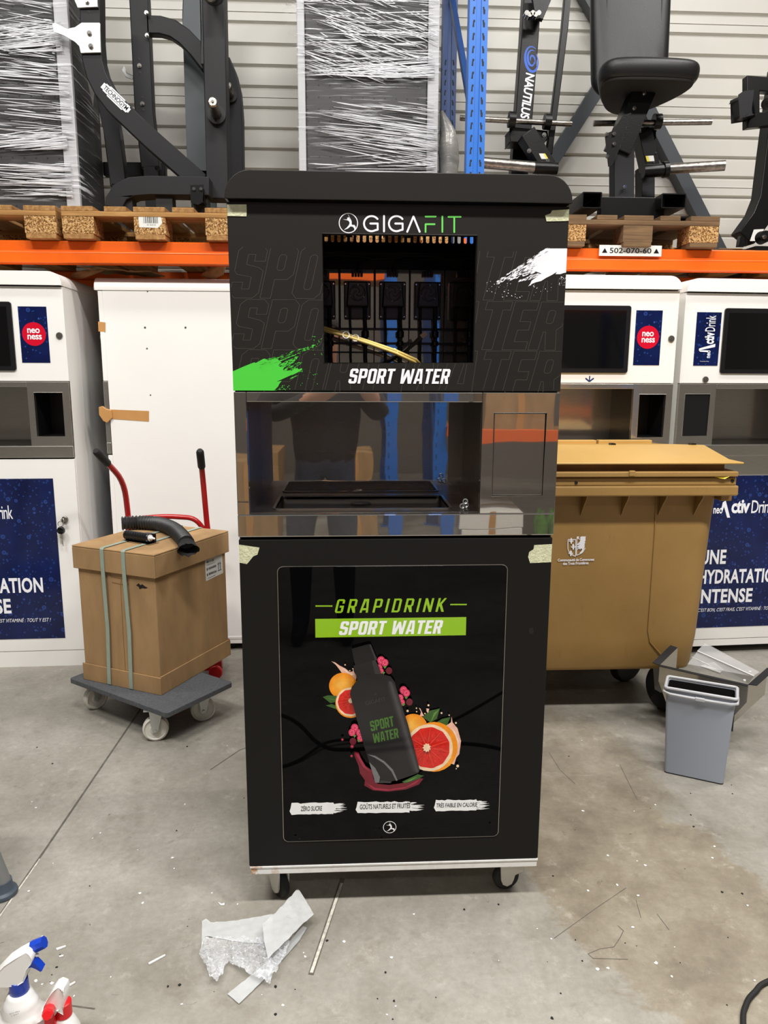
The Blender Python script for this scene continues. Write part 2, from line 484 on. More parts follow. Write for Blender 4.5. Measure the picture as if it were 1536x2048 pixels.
def block_text(mb, s, x0, x1, z0, z1, y, t=.19, gap=.07, shear=.2, tilt=0.0):
    w, gl = block_layout(s, t, gap); tot = w+shear
    f = lambda p: (x0+(x1-x0)*(p[0]+shear*p[1])/tot, z0+(z1-z0)*p[1]+tilt*(x1-x0)*p[0]/tot)
    for o, h in gl: mb.flat([f(p) for p in o], y, [[f(p) for p in q] for q in h])
    return mb

def brush(mb, poly_fn, n, y, rnd, clip):
    pass
def clip_poly(poly, x0, x1, z0, z1):
    for ax, lim, sg in ((0, x0, 1), (0, x1, -1), (1, z0, 1), (1, z1, -1)):
        out = []
        for i, p in enumerate(poly):
            q = poly[i-1]; pi, qi = (p[ax]-lim)*sg >= 0, (q[ax]-lim)*sg >= 0
            if pi != qi:
                t = (lim-q[ax])/(p[ax]-q[ax]); out.append((q[0]+(p[0]-q[0])*t, q[1]+(p[1]-q[1])*t))
            if pi: out.append(p)
        poly = out
        if len(poly) < 3: return None
    return poly
# ------------------------------------------------------------------ setting
def floor_mat():
    t = NT('concrete')
    c = t.coord()
    big = t.noise(c, .9, 6, .6, .4); mid = t.noise(c, 4.5, 10, .72, .15); fine = t.noise(c, 55, 4, .6)
    sp = t.n('SeparateXYZ', {0: c})
    col = t.ramp(t.math('ADD', t.math('MULTIPLY', big, .55), t.math('MULTIPLY', mid, .45)),
                 (.33, (112, 108, 98)), (.44, (140, 136, 126)), (.56, (160, 156, 147)), (.7, (178, 175, 167)))
    # brown spill: two warped patches
    def patch(cx, cy, rx, ry, rot):
        dx = t.math('SUBTRACT', sp.outputs[0], cx); dy = t.math('SUBTRACT', sp.outputs[1], cy)
        ca, sa = math.cos(rot), math.sin(rot)
        u = t.math('MULTIPLY', t.math('ADD', t.math('MULTIPLY', dx, ca), t.math('MULTIPLY', dy, sa)), 1/rx)
        v = t.math('MULTIPLY', t.math('SUBTRACT', t.math('MULTIPLY', dy, ca), t.math('MULTIPLY', dx, sa)), 1/ry)
        d = t.math('SQRT', t.math('ADD', t.math('MULTIPLY', u, u), t.math('MULTIPLY', v, v)))
        return t.math('ADD', d, t.math('MULTIPLY', t.math('SUBTRACT', mid, .5), 1.1))
    brown = t.math('MAXIMUM', t.map(patch(.76, .0, .33, .72, .25), .92, 1.02, 1, 0), t.map(patch(.68, .75, .34, .5, .1), .8, 1.15, .8, 0))
    bcol = t.ramp(mid, (.3, (104, 92, 78)), (.5, (136, 124, 104)), (.66, (156, 147, 127)))
    col = t.mix(t.math('MULTIPLY', brown, .72), col, bcol)
    dark = t.map(t.noise(t.coord((1, 1, 1), (0, 0, 0), (3, 5, 0)), 2.6, 10, .75, .2), .58, .7, 0, .5)
    col = t.mix(dark, col, lin((112, 98, 84)))
    spots = t.map(t.noise(c, 21, 6, .75, .5), .665, .71, 0, .8)
    col = t.mix(spots, col, lin((84, 78, 70)))
    wsp = t.map(t.noise(t.coord((1, 1, 1), (0, 0, .6), (9, 2, 0)), 38, 5, .7), .72, .77, 0, .75)
    col = t.mix(wsp, col, lin((216, 212, 202)))
    scr = t.noise(t.coord((7, 90, 1), (0, 0, .8)), 1.0, 4, .6)
    col = t.mix(t.map(scr, .64, .74, 0, .22), col, lin((205, 200, 190)))
    scr2 = t.noise(t.coord((80, 5, 1), (0, 0, .35), (4, 1, 0)), 1.0, 4, .6)
    col = t.mix(t.map(scr2, .66, .76, 0, .3), col, lin((108, 98, 84)))
    col = t.mix(t.map(fine, .3, .7, 0, .3), col, lin((112, 107, 98)))
    sm = t.noise(t.coord((1, 1, 1), (0, 0, 1.1), (2, 8, 0)), 11, 8, .78)
    col = t.mix(t.map(sm, .56, .68, 0, .42), col, lin((104, 98, 88)))
    col = t.mix(t.map(sm, .43, .3, 0, .4), col, lin((198, 194, 184)))
    r = t.map(big, .35, .65, .42, .62)
    return t.done(t.bsdf(col, r, 0, .3, t.bump(t.math('ADD', fine, t.math('MULTIPLY', mid, 1.5)), .12, .01)))
M['concrete'] = floor_mat()
M['joint'] = mat('joint_filler', (92, 88, 80), .8, var=(30, .3))
M['joint_light'] = mat('joint_chalk', (196, 192, 180), .8, var=(60, .35))
M['cladding'] = mat('cladding', (208, 206, 198), .4, spec=.4, var=(1.2, .05))
M['hall_wall'] = mat('hall_wall', (120, 116, 108), .8)
M['ceiling'] = mat('ceiling', (120, 118, 112), .9)

fl = struct(MB().box(-7, 7, -8.5, 3.4, -.1, 0), 'floor', 'concrete', smooth=0)
def strip(pts, w, name, m, z=.0008):
    mb = MB()
    for a, b in zip(pts, pts[1:]):
        a, b = Vector((a[0], a[1], 0)), Vector((b[0], b[1], 0)); d = (b-a).normalized(); n = Vector((-d.y, d.x, 0))*w/2
        mb.add([a-n+Vector((0, 0, z)), b-n+Vector((0, 0, z)), b+n+Vector((0, 0, z)), a+n+Vector((0, 0, z))], [(0, 1, 2, 3)])
    return struct(mb, name, m, fl)
strip([(-1.036, 1.45), (-1.04, 1.221), (-1.067, .294), (-1.085, -.2)], .007, 'floor_joint', 'joint')
strip([(-1.0645, .25), (-1.075, .02), (-1.083, -.2)], .005, 'floor_joint', 'joint_light', .0012)
strip([(-.146, .12), (-.222, -.232)], .014, 'floor_joint', 'joint')
strip([(-.148, .1), (-.221, -.226)], .008, 'floor_joint', 'joint_light', .0012)
strip([(-.642, .75), (-.552, .896), (-.42, 1.0)], .004, 'floor_crack', 'joint')
def pxs(pp): return [tuple(onz(x, y))[:2] for x, y in pp]
strip(pxs([(1252, 1776), (1190, 1818), (1108, 1877)]), .0016, 'floor_crack', 'joint')
strip(pxs([(1236, 1852), (1247, 1862), (1240, 1876), (1228, 1894)]), .0018, 'floor_crack', 'joint')
strip(pxs([(1228, 1894), (1200, 1898), (1176, 1908), (1186, 1917), (1256, 1919)]), .0015, 'floor_crack', 'joint')
strip(pxs([(1098, 1505), (1120, 1540), (1150, 1568)]), .0015, 'floor_crack', 'joint')
strip(pxs([(1240, 1530), (1262, 1575), (1275, 1600)]), .0015, 'floor_crack', 'joint')
strip(pxs([(1272, 1800), (1282, 1836)]), .0015, 'floor_crack', 'joint'); strip(pxs([(1314, 1828), (1338, 1860)]), .0015, 'floor_crack', 'joint')
strip(pxs([(130, 2010), (190, 2018)]), .004, 'floor_crack', 'joint')


# back wall: steel cladding in horizontal trapezoid ribs
mb = MB(); prof = [(3.2, 0.0)]
P0, PITCH_Z = 3.668, .1197
ks = [k for k in range(28, -26, -1) if .05 < P0-PITCH_Z*k < 6.4]
for k in sorted(ks, reverse=True):
    z = P0-PITCH_Z*k
    prof += [(3.2, z-.017), (3.222, z-.002), (3.222, z+.004), (3.2, z+.012)]
    if k % 4 == 0: prof += [(3.2, z-.0565+PITCH_Z), (3.206, z-.0560+PITCH_Z), (3.206, z-.0535+PITCH_Z), (3.199, z-.053+PITCH_Z)] if False else []
prof.append((3.2, 6.5))
vs = [(x, y, z) for y, z in prof for x in (-7, 7)]
mb.add(vs, [(2*i, 2*i+1, 2*i+3, 2*i+2) for i in range(len(prof)-1)])
mb.box(-7, 7, 3.24, 3.3, 0, 6.5)
for k in ks:
    if k % 4 == 0:                    # lapped joint between two sheets
        z = P0-PITCH_Z*(k+.47)
        mb.add([(-7, 3.1995, z), (7, 3.1995, z), (7, 3.1955, z-.004), (-7, 3.1955, z-.004), (-7, 3.2, z-.0045), (7, 3.2, z-.0045)], [(0, 3, 2, 1), (3, 4, 5, 2)])
struct(mb, 'wall_back', 'cladding', smooth=0)
struct(MB().box(-7.1, -7, -8.5, 3.3, 0, 6.5), 'wall_left', 'hall_wall', smooth=0)
struct(MB().box(7, 7.1, -8.5, 3.3, 0, 6.5), 'wall_right', 'hall_wall', smooth=0)
struct(MB().box(-7, 7, -8.6, -8.5, 0, 6.5), 'wall_front', 'hall_wall', smooth=0)
struct(MB().box(-7.1, 7.1, -8.6, 3.4, 6.5, 6.6), 'ceiling', 'ceiling', smooth=0)

# ------------------------------------------------------------------ pallet rack
M['slot_dark'] = mat('slot_dark', (18, 22, 30), .7)
def upright_mesh(x0, x1, y, depth):
    "open channel post with a folded front face"
    w = x1-x0; c = w*.36
    return MB().prism([(x0, y+depth), (x0, y), (x0+c, y), (x0+c+.004, y+.012), (x1-c-.004, y+.012), (x1-c, y), (x1, y), (x1, y+depth), (x1-.004, y+depth), (x1-.004, y+.005), (x0+.004, y+.005), (x0+.004, y+depth)][::-1], .012, 4.4, plane='xy')
def rack_frame(x0, x1, yf, yr, label, grp=None, m1='blue_rack', m2='blue_dark'):
    t = thing('rack_upright_frame', label, 'rack', ((x0+x1)/2, (yf+yr)/2, 0), 0, grp)
    for y, m, dep in ((yf, m1, .07), (yr, m2, .07)):
        mb = upright_mesh(x0, x1, y, dep); nf = len(mb.f)
        for i in range(22):
            z = 2.1+i*.055 if yf > 0 else .3+i*.12
            for x in (x0+.018, x1-.018):
                s = 1 if x < (x0+x1)/2 else -1
                mb.flat([(x-.004, z), (x+.004, z), (x+.004, z+.018), (x+.004+s*.004, z+.022), (x+.004+s*.004, z+.03), (x-.004+s*.004, z+.03), (x-.004+s*.002, z+.018)], y-.0006)
        p = mb.build('upright_post', [m, 'slot_dark'], t, smooth=0)
        p.data.polygons.foreach_set('material_index', [0 if i < nf else 1 for i in range(len(mb.f))])
        MB().box(x0-.02, x1+.02, y-.02, y+.1, 0, .012).build('foot_plate', m, t, smooth=0)
    return t
fr = rack_frame(.451, .537, 1.95, 2.98, 'blue perforated rack upright frame rising behind the black kiosk')
for z0, z1 in ((.4, 1.2), (1.2, .4+1.5), (1.95, 2.42), (2.85, 3.2)):
    pass
xb = .468
for (ya, za), (yb, zb) in (((2.0, 2.62), (2.95, 3.62)), ((2.95, .7), (2.0, 1.7)), ((2.0, .35), (2.95, .7)), ((2.95, 2.2), (2.0, 1.7)), ((2.95, 3.62), (2.0, 4.3))):
    d = Vector((0, yb-ya, zb-za)); n = Vector((0, -d.z, d.y)).normalized()*.018
    vs = []
    for P in ((ya, za), (yb, zb)):
        for sx in (-.014, .014):
            for sn in (-1, 1): vs.append(Vector((xb+sx+.025, P[0], P[1]))+n*sn)
    MB().add(vs, [(0, 1, 3, 2), (4, 6, 7, 5), (0, 4, 5, 1), (2, 3, 7, 6), (0, 2, 6, 4), (1, 5, 7, 3)]).build('diagonal_brace', 'blue_dark', fr, smooth=0)

def beam(x0, x1, y, zt, label, h=.102, name='rack_beam', m='orange'):
    t = thing(name, label, 'beam', ((x0+x1)/2, y, zt-h), 0, 'orange rack beams')
    # stepped box section
    pr = [(y, zt-h), (y, zt-h*.53), (y+.012, zt-h*.47), (y+.012, zt-.006), (y+.016, zt), (y+.05, zt), (y+.05, zt-h)]
    MB().prism(pr, x0, x1, plane='yz').build('beam_profile', m, t, smooth=0, bevel=.003)
    for xe, s in ((x0, 1), (x1, -1)):
        MB().box(min(xe, xe+s*.012), max(xe, xe+s*.012), y-.006, y+.055, zt-h-.04, zt+.03).build('end_connector', m, t, smooth=0)
    return t
ZB = 2.062
bl = beam(-2.3, .449, 1.895, ZB, 'orange rack beam in front, left of the black kiosk')
br = beam(.539, 3.0, 1.925, ZB, 'orange rack beam in front, right of the kiosk, with white location plate')
beam(-2.3, .449, 2.98, ZB, 'orange rack beam at the rear, over the left white machines')
beam(.539, 3.0, 2.98, ZB, 'orange rack beam at the rear, over the right white machines')
# location plate
p0, p1 = at(1199, 490, 1.922), at(1322, 513, 1.922)
lp = MB().box(p0.x, p1.x, 1.919, 1.9255, p1.z, p0.z).build('location_plate', 'label_white', br, smooth=0)
mb = MB(); w = p1.x-p0.x; h = p0.z-p1.z
put_text(mb, '502-070-60', (p0.x+w*.165, 1.9184, p1.z+h*.25), (w*.67, 0, 0), (0, 0, h*.5), bold=.012)
for cx in (.085, .915):
    x = p0.x+w*cx; mb.flat([(x-w*.045, p1.z+h*.27), (x+w*.045, p1.z+h*.27), (x, p1.z+h*.72)], 1.9184)
mb.build('plate_lettering', 'black_print', lp, smooth=0)

# ------------------------------------------------------------------ pallets
def pallet(loc, label, ww=.8, dd=1.2, wood_m='wood_y', cross='wood_x', blk='chip', rz=0):
    t = thing('pallet', label, 'pallet', loc, rz, 'wooden pallets on the rack')
    b3 = (0, ww/2-.0725, ww-.145); xs = [(b3[0], .145), (.195, .1), (b3[1], .145), (.505, .1), (b3[2], .145)]
    if ww > 1: xs = [(i*(ww-.12)/6, .12) for i in range(7)]
    q = None
    for x, w in xs:
        MB().box(x-ww/2, x+w-ww/2, 0, dd, .122, .144).build('deck_board', wood_m, t, True, bevel=.002, smooth=0)
    for y in (0, dd/2-.0725, dd-.145):
        MB().box(-ww/2, ww/2, y, y+.145, .1, .122).build('stringer_board', cross, t, True, bevel=.002, smooth=0)
        for x in b3:
            MB().box(x-ww/2, x+.145-ww/2, y+.002, y+.143, .022, .1).build('block', blk, t, True, bevel=.002, smooth=0)
    for x in b3:
        MB().box(x-ww/2+.004, x+.141-ww/2, 0, dd, 0, .022).build('bottom_board', wood_m, t, True, bevel=.002, smooth=0)
    return t
PZ = ZB + .001
pl_l = pallet((-1.035, 1.86, PZ), 'pale wooden pallet with barcode sticker under the black gym frame')
pallet((-1.86, 1.86, PZ), 'wooden pallet under the wrapped cabinet at the left edge')
pallet((-.02, 1.92, PZ), 'wooden pallet behind the black kiosk under the wrapped cabinet')
pl_r = pallet((1.285, 1.89, PZ), 'weathered pallet under the black seat machine', wood_m='wood_dark', cross='wood_dark')
pallet((2.2, 2.78, PZ), 'wooden pallet set back behind the beam at the right edge', .8, .4)
fb = [o for o in pl_r.children if o.name.startswith('block')]
for o in fb[1:2]: o.data.materials[0] = M['wood_dark']
# barcode sticker on the middle block
st = at(302, 441, 1.859)
mb = MB().flat([(st.x-.055, st.z-.03), (st.x+.03, st.z-.032), (st.x+.05, st.z-.01), (st.x+.044, st.z+.028), (st.x-.05, st.z+.034), (st.x-.058, st.z+.01)], 1.8612)
lab = mb.build('sticker', 'label_white', pl_l, smooth=0)
mb = MB(); rn = random.Random(4); x = -.036
while x < .034:
    w = rn.choice((.0012, .0024, .0036)); mb.flat([(st.x+x, st.z-.012), (st.x+x+w, st.z-.012), (st.x+x+w, st.z+.022), (st.x+x, st.z+.022)], 1.861); x += w+rn.choice((.0015, .003))
put_text(mb, 'III 0410', (st.x-.02, 1.861, st.z-.022), (.04, 0, 0), (0, 0, .006))
mb.build('barcode', 'black_print', lab, smooth=0)

# ------------------------------------------------------------------ drinks machines (one cabinet, several finishes)
NX0, NX1, NZ0, NZ1, ND = -.368, .206, 1.110, 1.386, .30
def niche(root, face='steel', liner='steel', hatch='steel', flip=1, tray=True, hole=False):
    def X(a, b): return (a, b) if flip > 0 else (-b, -a)
    def bx(mb, a, b, *r): a, b = X(a, b); return mb.box(a, b, *r)
    t = root
    bx(MB(), -.398, NX0, -.002, .02, 1.108, 1.41).build('niche_stile', face, t, True, bevel=.002, smooth=0)
    bx(MB(), NX0, NX1, -.002, .02, NZ1, 1.41).build('niche_rail', face, t, True, bevel=.002, smooth=0)
    bx(MB(), -.398, .398, -.004, .02, 1.052, 1.109).build('niche_sill', face, t, True, bevel=.003, smooth=0)
    hx0, hx1, hz0, hz1 = .236, .366, 1.153, 1.36
    a0, a1 = X(NX1, .398); h0, h1 = X(hx0, hx1)
    MB().prism([(a0, 1.1085), (a1, 1.1085), (a1, 1.41), (a0, 1.41)], -.002, .02, [[(h0, hz0), (h1, hz0), (h1, hz1), (h0, hz1)]]).build('service_panel', face, t, True, smooth=0, bevel=.0015)
    if hole:
        mb = MB()
        mb.box(h0-.004, h0, .02, .2, hz0, hz1).box(h1, h1+.004, .02, .2, hz0, hz1).box(h0, h1, .02, .2, hz0-.004, hz0).box(h0, h1, .02, .2, hz1, hz1+.004).box(h0, h1, .2, .204, hz0, hz1)
        mb.build('cup_chute', hatch, t, True, smooth=0)
    else:
        MB().box(h0+.0015, h1-.0015, .002, .012, hz0+.0015, hz1-.0015).build('service_hatch', hatch, t, True, smooth=0, bevel=.001)
    n0, n1 = X(NX0, NX1)
    MB().box(n0, n1, ND, ND+.004, NZ0, NZ1).build('niche_back', liner, t, True, smooth=0)
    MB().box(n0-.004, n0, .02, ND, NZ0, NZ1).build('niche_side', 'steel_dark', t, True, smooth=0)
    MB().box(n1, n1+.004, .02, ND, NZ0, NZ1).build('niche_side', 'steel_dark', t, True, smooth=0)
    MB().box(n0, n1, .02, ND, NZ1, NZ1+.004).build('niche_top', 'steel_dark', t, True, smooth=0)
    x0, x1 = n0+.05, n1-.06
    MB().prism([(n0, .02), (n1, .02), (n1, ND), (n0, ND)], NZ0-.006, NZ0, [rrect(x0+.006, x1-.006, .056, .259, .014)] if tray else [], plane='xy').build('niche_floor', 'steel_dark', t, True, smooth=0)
    if tray:
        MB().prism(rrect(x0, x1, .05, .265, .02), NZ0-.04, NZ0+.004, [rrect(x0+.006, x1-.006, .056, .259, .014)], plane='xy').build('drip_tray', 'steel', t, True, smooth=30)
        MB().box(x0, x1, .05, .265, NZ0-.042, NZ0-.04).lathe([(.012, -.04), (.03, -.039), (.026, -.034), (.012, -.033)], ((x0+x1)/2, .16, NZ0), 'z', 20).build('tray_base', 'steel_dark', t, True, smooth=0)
M['steel_dark'] = steel('steel_liner_dimmed', (84, 80, 74), .16, .03, .5)  # same steel with the niche's dark reflections put into its colour

def arch(mb, x, z0, z1, r, y0, y1, th):
    o = rrect(-x, x, z0, z1, r, 7, (0, 0, 1, 1)); i = rrect(-x+th, x-th, z0-.001, z1-th, r-th, 7, (0, 0, 1, 1))
    # outline order: bl, br, tr.., tl..  -> walk outer then inner back
    return mb.prism(o[1:]+[o[0]]+[i[0]]+i[1:][::-1], y0, y1)
def cabinet(root, m, z_base, depth=.62, back_holes=False, cap_m=None):
    t = root; cap_m = cap_m or m
    for x in (-.398, .392):
        MB().box(x, x+.006, .022, depth, z_base, 1.845).build('side_panel', m, t, True, smooth=0, bevel=.0015)
    holes = []
    if back_holes:
        k = -.193+.0055
        for i in range(-8, 33):
            x = k+i*.01988
            if abs(x) < .35: holes.append(rrect(x-.0053, x+.0053, 1.8575, 1.888, .0052, 4))
    MB().prism([(-.391, z_base), (.391, z_base), (.391, 1.844), (.36, 1.899), (-.36, 1.899), (-.391, 1.844)], depth-.004, depth, holes).build('back_panel', 'inner_brown' if back_holes else m, t, True, smooth=0)
    MB().box(-.391, .391, .022, depth-.004, 1.0, 1.006).build('inner_shelf', 'inner_black', t, True, smooth=0)
    MB().box(-.391, .391, .022, depth-.004, 1.412, 1.418).build('inner_shelf', 'inner_black', t, True, smooth=0)
    MB().box(-.391, .391, .022, depth-.004, z_base, z_base+.006).build('base_plate', m, t, True, smooth=0)
    c = arch(MB(), .402, 1.846, 1.908, .058, -.0145, depth+.005, .006).build('top_cap', cap_m, t, True, smooth=45, bevel=.0015)
    MB().prism(rrect(-.402, .402, 1.846, 1.908, .058, 7, (0, 0, 1, 1)), -.016, -.011).build('cap_fascia', cap_m, c, True, smooth=45, bevel=.0012)
    return t

# the black kiosk
KX = thing('drinks_dispenser', 'tall black drinks kiosk on casters with open window and fruit poster, in the middle', 'kiosk', (0, 0, 0))
cabinet(KX, 'matt_black', .137, .62, True)
up = MB().prism([(-.3985, 1.4125), (.3985, 1.4125), (.4, 1.842), (-.4, 1.842)], 0, .02, [[(-.180, 1.480), (.183, 1.480), (.183, 1.775), (-.181, 1.775)]]).build('upper_panel', 'matt_black', KX, True, smooth=0, bevel=.0012)
MB().box(-.39, .39, .024, .6, 1.4185, 1.4205).build('machine_tray', 'inner_brown', KX, True, smooth=0)
niche(KX)
dr = MB().box(-.3975, .3955, -.001, .02, .137, 1.045).build('door', 'door_black', KX, True, smooth=0, bevel=.0015)
def K(px, py):
    p = at(px, py, 0); return (p.x, p.z)
# prints on the upper panel
Z8 = lambda x, y: K(660+x/5.297, 410+y/5.297)
Y1 = -.0005
def arc(cx, cy, r, a0, a1, n=22):
    return [(cx+r*math.cos(math.radians(a0+(a1-a0)*i/n)), cy-r*math.sin(math.radians(a0+(a1-a0)*i/n))) for i in range(n+1)]
FIG = [(-8, 94), (2, 84), (14, 62), (32, 30), (38, 8), (36, -12), (48, -20), (66, -18), (80, -34), (84, -50), (70, -72), (67, -78), (66, -60), (60, -48), (44, -37), (22, -36), (-5, -58), (-53, -76), (-18, -48), (8, -18), (14, 4), (4, 22), (-12, 30), (-63, 38), (-20, 38), (8, 34), (20, 44), (14, 58)]
def emblem(par, cx, cz, r, y, m, w=.055):
    mb = MB(); mb.disc(cx, cz, r, y, 40, r*(1-w*1.6))
    mb.flat([(cx+a/100*r*.92, cz+b/100*r*.92) for a, b in FIG], y-.0001)
    mb.disc(cx+.0*r, cz+.43*r, r*.135, y-.0001, 16)
    return mb.build('logo_emblem', m, par, True, smooth=0)
c = Z8(195, 192); emblem(up, c[0], c[1], abs(Z8(297, 192)[0]-c[0]), Y1, 'white_print')
sw = abs(Z8(20, 0)[0]-Z8(0, 0)[0])
mb = MB()
for ox in (0, 264):
    g = arc(440+ox, 198, 80, 40, 320, 30)
    pts = [Z8(x, y) for x, y in arc(440+ox, 198, 80, 38, 300, 30)] + [Z8(505+ox, 262), Z8(505+ox, 197), Z8(428+ox, 197)]
    mb.ribbon(pts, sw, Y1)
mb.ribbon([Z8(572, 116), Z8(572, 280)], sw, Y1); mb.ribbon([Z8(818, 284), Z8(884, 122), Z8(950, 284)], sw, Y1)
mb.build('logo_lettering', 'white_print', up, True, smooth=0)
mb = MB()
mb.ribbon([Z8(1012, 123), Z8(1120, 123)], sw*.9, Y1); mb.ribbon([Z8(1108, 204), Z8(1012, 204), Z8(1012, 286)], sw*.9, Y1)
mb.ribbon([Z8(1190, 122), Z8(1190, 286)], sw*.9, Y1); mb.ribbon([Z8(1254, 126), Z8(1384, 126)], sw*.9, Y1); mb.ribbon([Z8(1316, 126), Z8(1316, 288)], sw*.9, Y1)
o = mb.build('logo_lettering', 'logo_green', up, True, smooth=0); o['label'] = 'green lettering'
a, b = K(696, 767), K(902, 738)
block_text(MB(), 'SPORT WATER', a[0], b[0], a[1], b[1], Y1*2.2, .185, .085, .2).build('slogan_lettering', 'white_print', up, True, smooth=0)
# ghost outline lettering, three rows
mb = MB(); wd, gl = block_layout('SPORT WATER', .2, .05)
for zb, zt, ztop in ((1.628, 1.747, 1.742), (1.512, 1.628-.003, 9), (1.392, 1.509, 9)):
    for o_, h_ in gl:
        for loop in [o_]+h_:
            pts = [(-.398+.806*(p[0]+.24*p[1]-.03)/(wd+.2), zb+(zt-zb)*p[1]) for p in loop]
            for (x0, z0), (x1, z1) in zip(pts, pts[1:]+pts[:1]):
                n = max(1, int(math.hypot(x1-x0, z1-z0)/.006))
                run = []
                for i in range(n):
                    q = [(x0+(x1-x0)*k/n, z0+(z1-z0)*k/n) for k in (i, i+1)]
                    mx, mz = (q[0][0]+q[1][0])/2, (q[0][1]+q[1][1])/2
                    if abs(mx) < .396 and 1.4135 < mz < min(1.84, ztop) and not (-.182 < mx < .184 and 1.479 < mz < 1.776): mb.ribbon(q, .0011, -.0003, False)
mb.build('outline_lettering', 'outline', up, True, smooth=0)
# brush strokes
def splash(par, name, m, body, conv, streaks, dots, seed, y=-.0007):
    rn = random.Random(seed); mb = MB()
    lim = (-.3987, .3987, 1.4132, 1.841)
    def put(poly):
        p = clip_poly([conv(*q) for q in poly], *lim)
        if p:
            cx = sum(a for a, _ in p)/len(p); cz = sum(b for _, b in p)/len(p)
            if -.184 < cx < .186 and 1.476 < cz < 1.78: return
            mb.flat(p, y)
    put(body)
    for (ax, ay, bx_, by_, spread, n, ln, th) in streaks:
        d = Vector((bx_-ax, by_-ay)); L = d.length; d.normalize(); nn = Vector((-d.y, d.x))
        for _ in range(n):
            u = rn.random()**1.25; s = rn.random()*spread*(1-u*.75)
            p = Vector((ax, ay))+d*L*u+nn*s
            l = rn.uniform(.2, 1)*ln*(1.1-u*.7); w = rn.uniform(.25, 1)*th
            j = [rn.uniform(-.4, .4)*w for _ in range(4)]
            put([tuple(p-d*l/2+nn*j[0]), tuple(p+nn*(-w/2+j[1])), tuple(p+d*l/2+nn*j[2]), tuple(p+nn*(w/2+j[3]))])
    for (cx, cy, rx, ry, n) in dots:
        for _ in range(n):
            x, y_ = cx+rn.uniform(-rx, rx), cy+rn.uniform(-ry, ry); r = rn.uniform(2, 7)
            put([(x+r*rn.uniform(.6, 1.5)*math.cos(k*1.05), y_+r*rn.uniform(.6, 1.3)*math.sin(k*1.05)) for k in range(6)])
    return mb.build(name, m, par, True, smooth=0)
Z5 = lambda x, y: K(440+x/6.98, 640+y/6.98)
splash(up, 'brush_stroke', 'green_print', [(150, 730), (330, 650), (480, 590), (500, 600), (600, 545), (625, 540), (690, 572), (720, 555), (800, 540), (835, 575), (860, 600), (832, 612), (815, 640), (850, 655), (900, 650), (880, 690), (900, 715), (960, 705), (1080, 670), (1100, 690), (1140, 672), (1150, 690), (1080, 735), (980, 775), (870, 825), (790, 860), (860, 850), (830, 890), (810, 930), (780, 960), (730, 1010), (150, 1010)], Z5,
       [(560, 580, 1340, 330, 120, 150, 110, 12), (860, 600, 1080, 500, 110, 50, 130, 16), (900, 690, 1150, 560, 90, 30, 110, 12), (980, 770, 1180, 680, 60, 16, 90, 12), (740, 995, 900, 900, 60, 16, 60, 12)],
       [(1350, 380, 80, 160, 26), (1250, 800, 160, 130, 14), (930, 950, 60, 40, 16)], 7)['label'] = 'green brush stroke'
Z6 = lambda x, y: K(940+x/7.314, 480+y/7.314)
splash(up, 'brush_stroke', 'white_print', [(1500, 125), (1100, 125), (1060, 170), (1000, 205), (960, 260), (930, 290), (890, 345), (960, 375), (905, 430), (960, 460), (1045, 490), (990, 530), (950, 560), (900, 595), (880, 640), (850, 680), (910, 640), (960, 620), (1040, 600), (1110, 555), (1200, 510), (1270, 465), (1250, 500), (1320, 500), (1380, 480), (1500, 465)], Z6,
       [(1090, 130, 380, 610, -170, 210, 150, 16), (960, 330, 560, 560, -140, 80, 170, 18), (1000, 470, 700, 600, -70, 40, 120, 14)],
       [(420, 690, 180, 90, 26), (620, 830, 200, 40, 10), (1050, 720, 180, 90, 16), (1370, 600, 70, 70, 40)], 11)['label'] = 'white brush stroke'

# poster in the door
ps = MB().prism(rrect(-.3025, .2815, .209, .975, .014), -.004, -.0012).build('poster', 'gloss_black', KX, True, smooth=30, bevel=.001)
ps['label'] = 'glossy fruit poster'
MB().prism(rrect(-.3037, .2827, .2078, .9762, .015), -.0026, .0005, [rrect(-.3023, .2813, .2092, .9748, .0138)]).build('poster_frame', 'steel_soft', KX, True, smooth=30)
YP = -.0044
def para(mb, s, O, U, V, y, t=.19, gap=.07, shear=0):
    w, gl = block_layout(s, t, gap); O, U, V = Vector(O), Vector(U), Vector(V)
    f = lambda p: tuple(O+U*((p[0]+shear*p[1])/(w+shear))+V*p[1])
    for o, h in gl: mb.flat([f(p) for p in o], y, [[f(p) for p in q] for q in h])
    return mb
# heading
mb = MB()
a, b = K(631, 1211), K(665, 1211); mb.ribbon([a, b], .0035, YP, False)
a, b = K(900, 1208), K(933, 1208); mb.ribbon([a, b], .0035, YP, False)
a, b, c = K(669, 1225), K(893, 1222), K(669, 1195)
block_text(mb, 'GRAPIDRINK', a[0], b[0], a[1], a[1]+.0365, YP, .15, .3, .22)
o = mb.build('poster_heading', 'lime_print', ps, True, smooth=0)
a, b = K(631, 1274), K(932, 1233)
MB().flat([(a[0], a[1]), (b[0], a[1]+.001), (b[0], b[1]), (a[0], b[1])], YP).build('poster_banner', 'lime_print', ps, True, smooth=0)
a, b = K(677, 1269), K(887, 1239)
block_text(MB(), 'SPORT WATER', a[0], b[0], a[1], b[1], YP-.0002, .2, .085, .2).build('banner_lettering', 'white_gloss', ps, True, smooth=0)
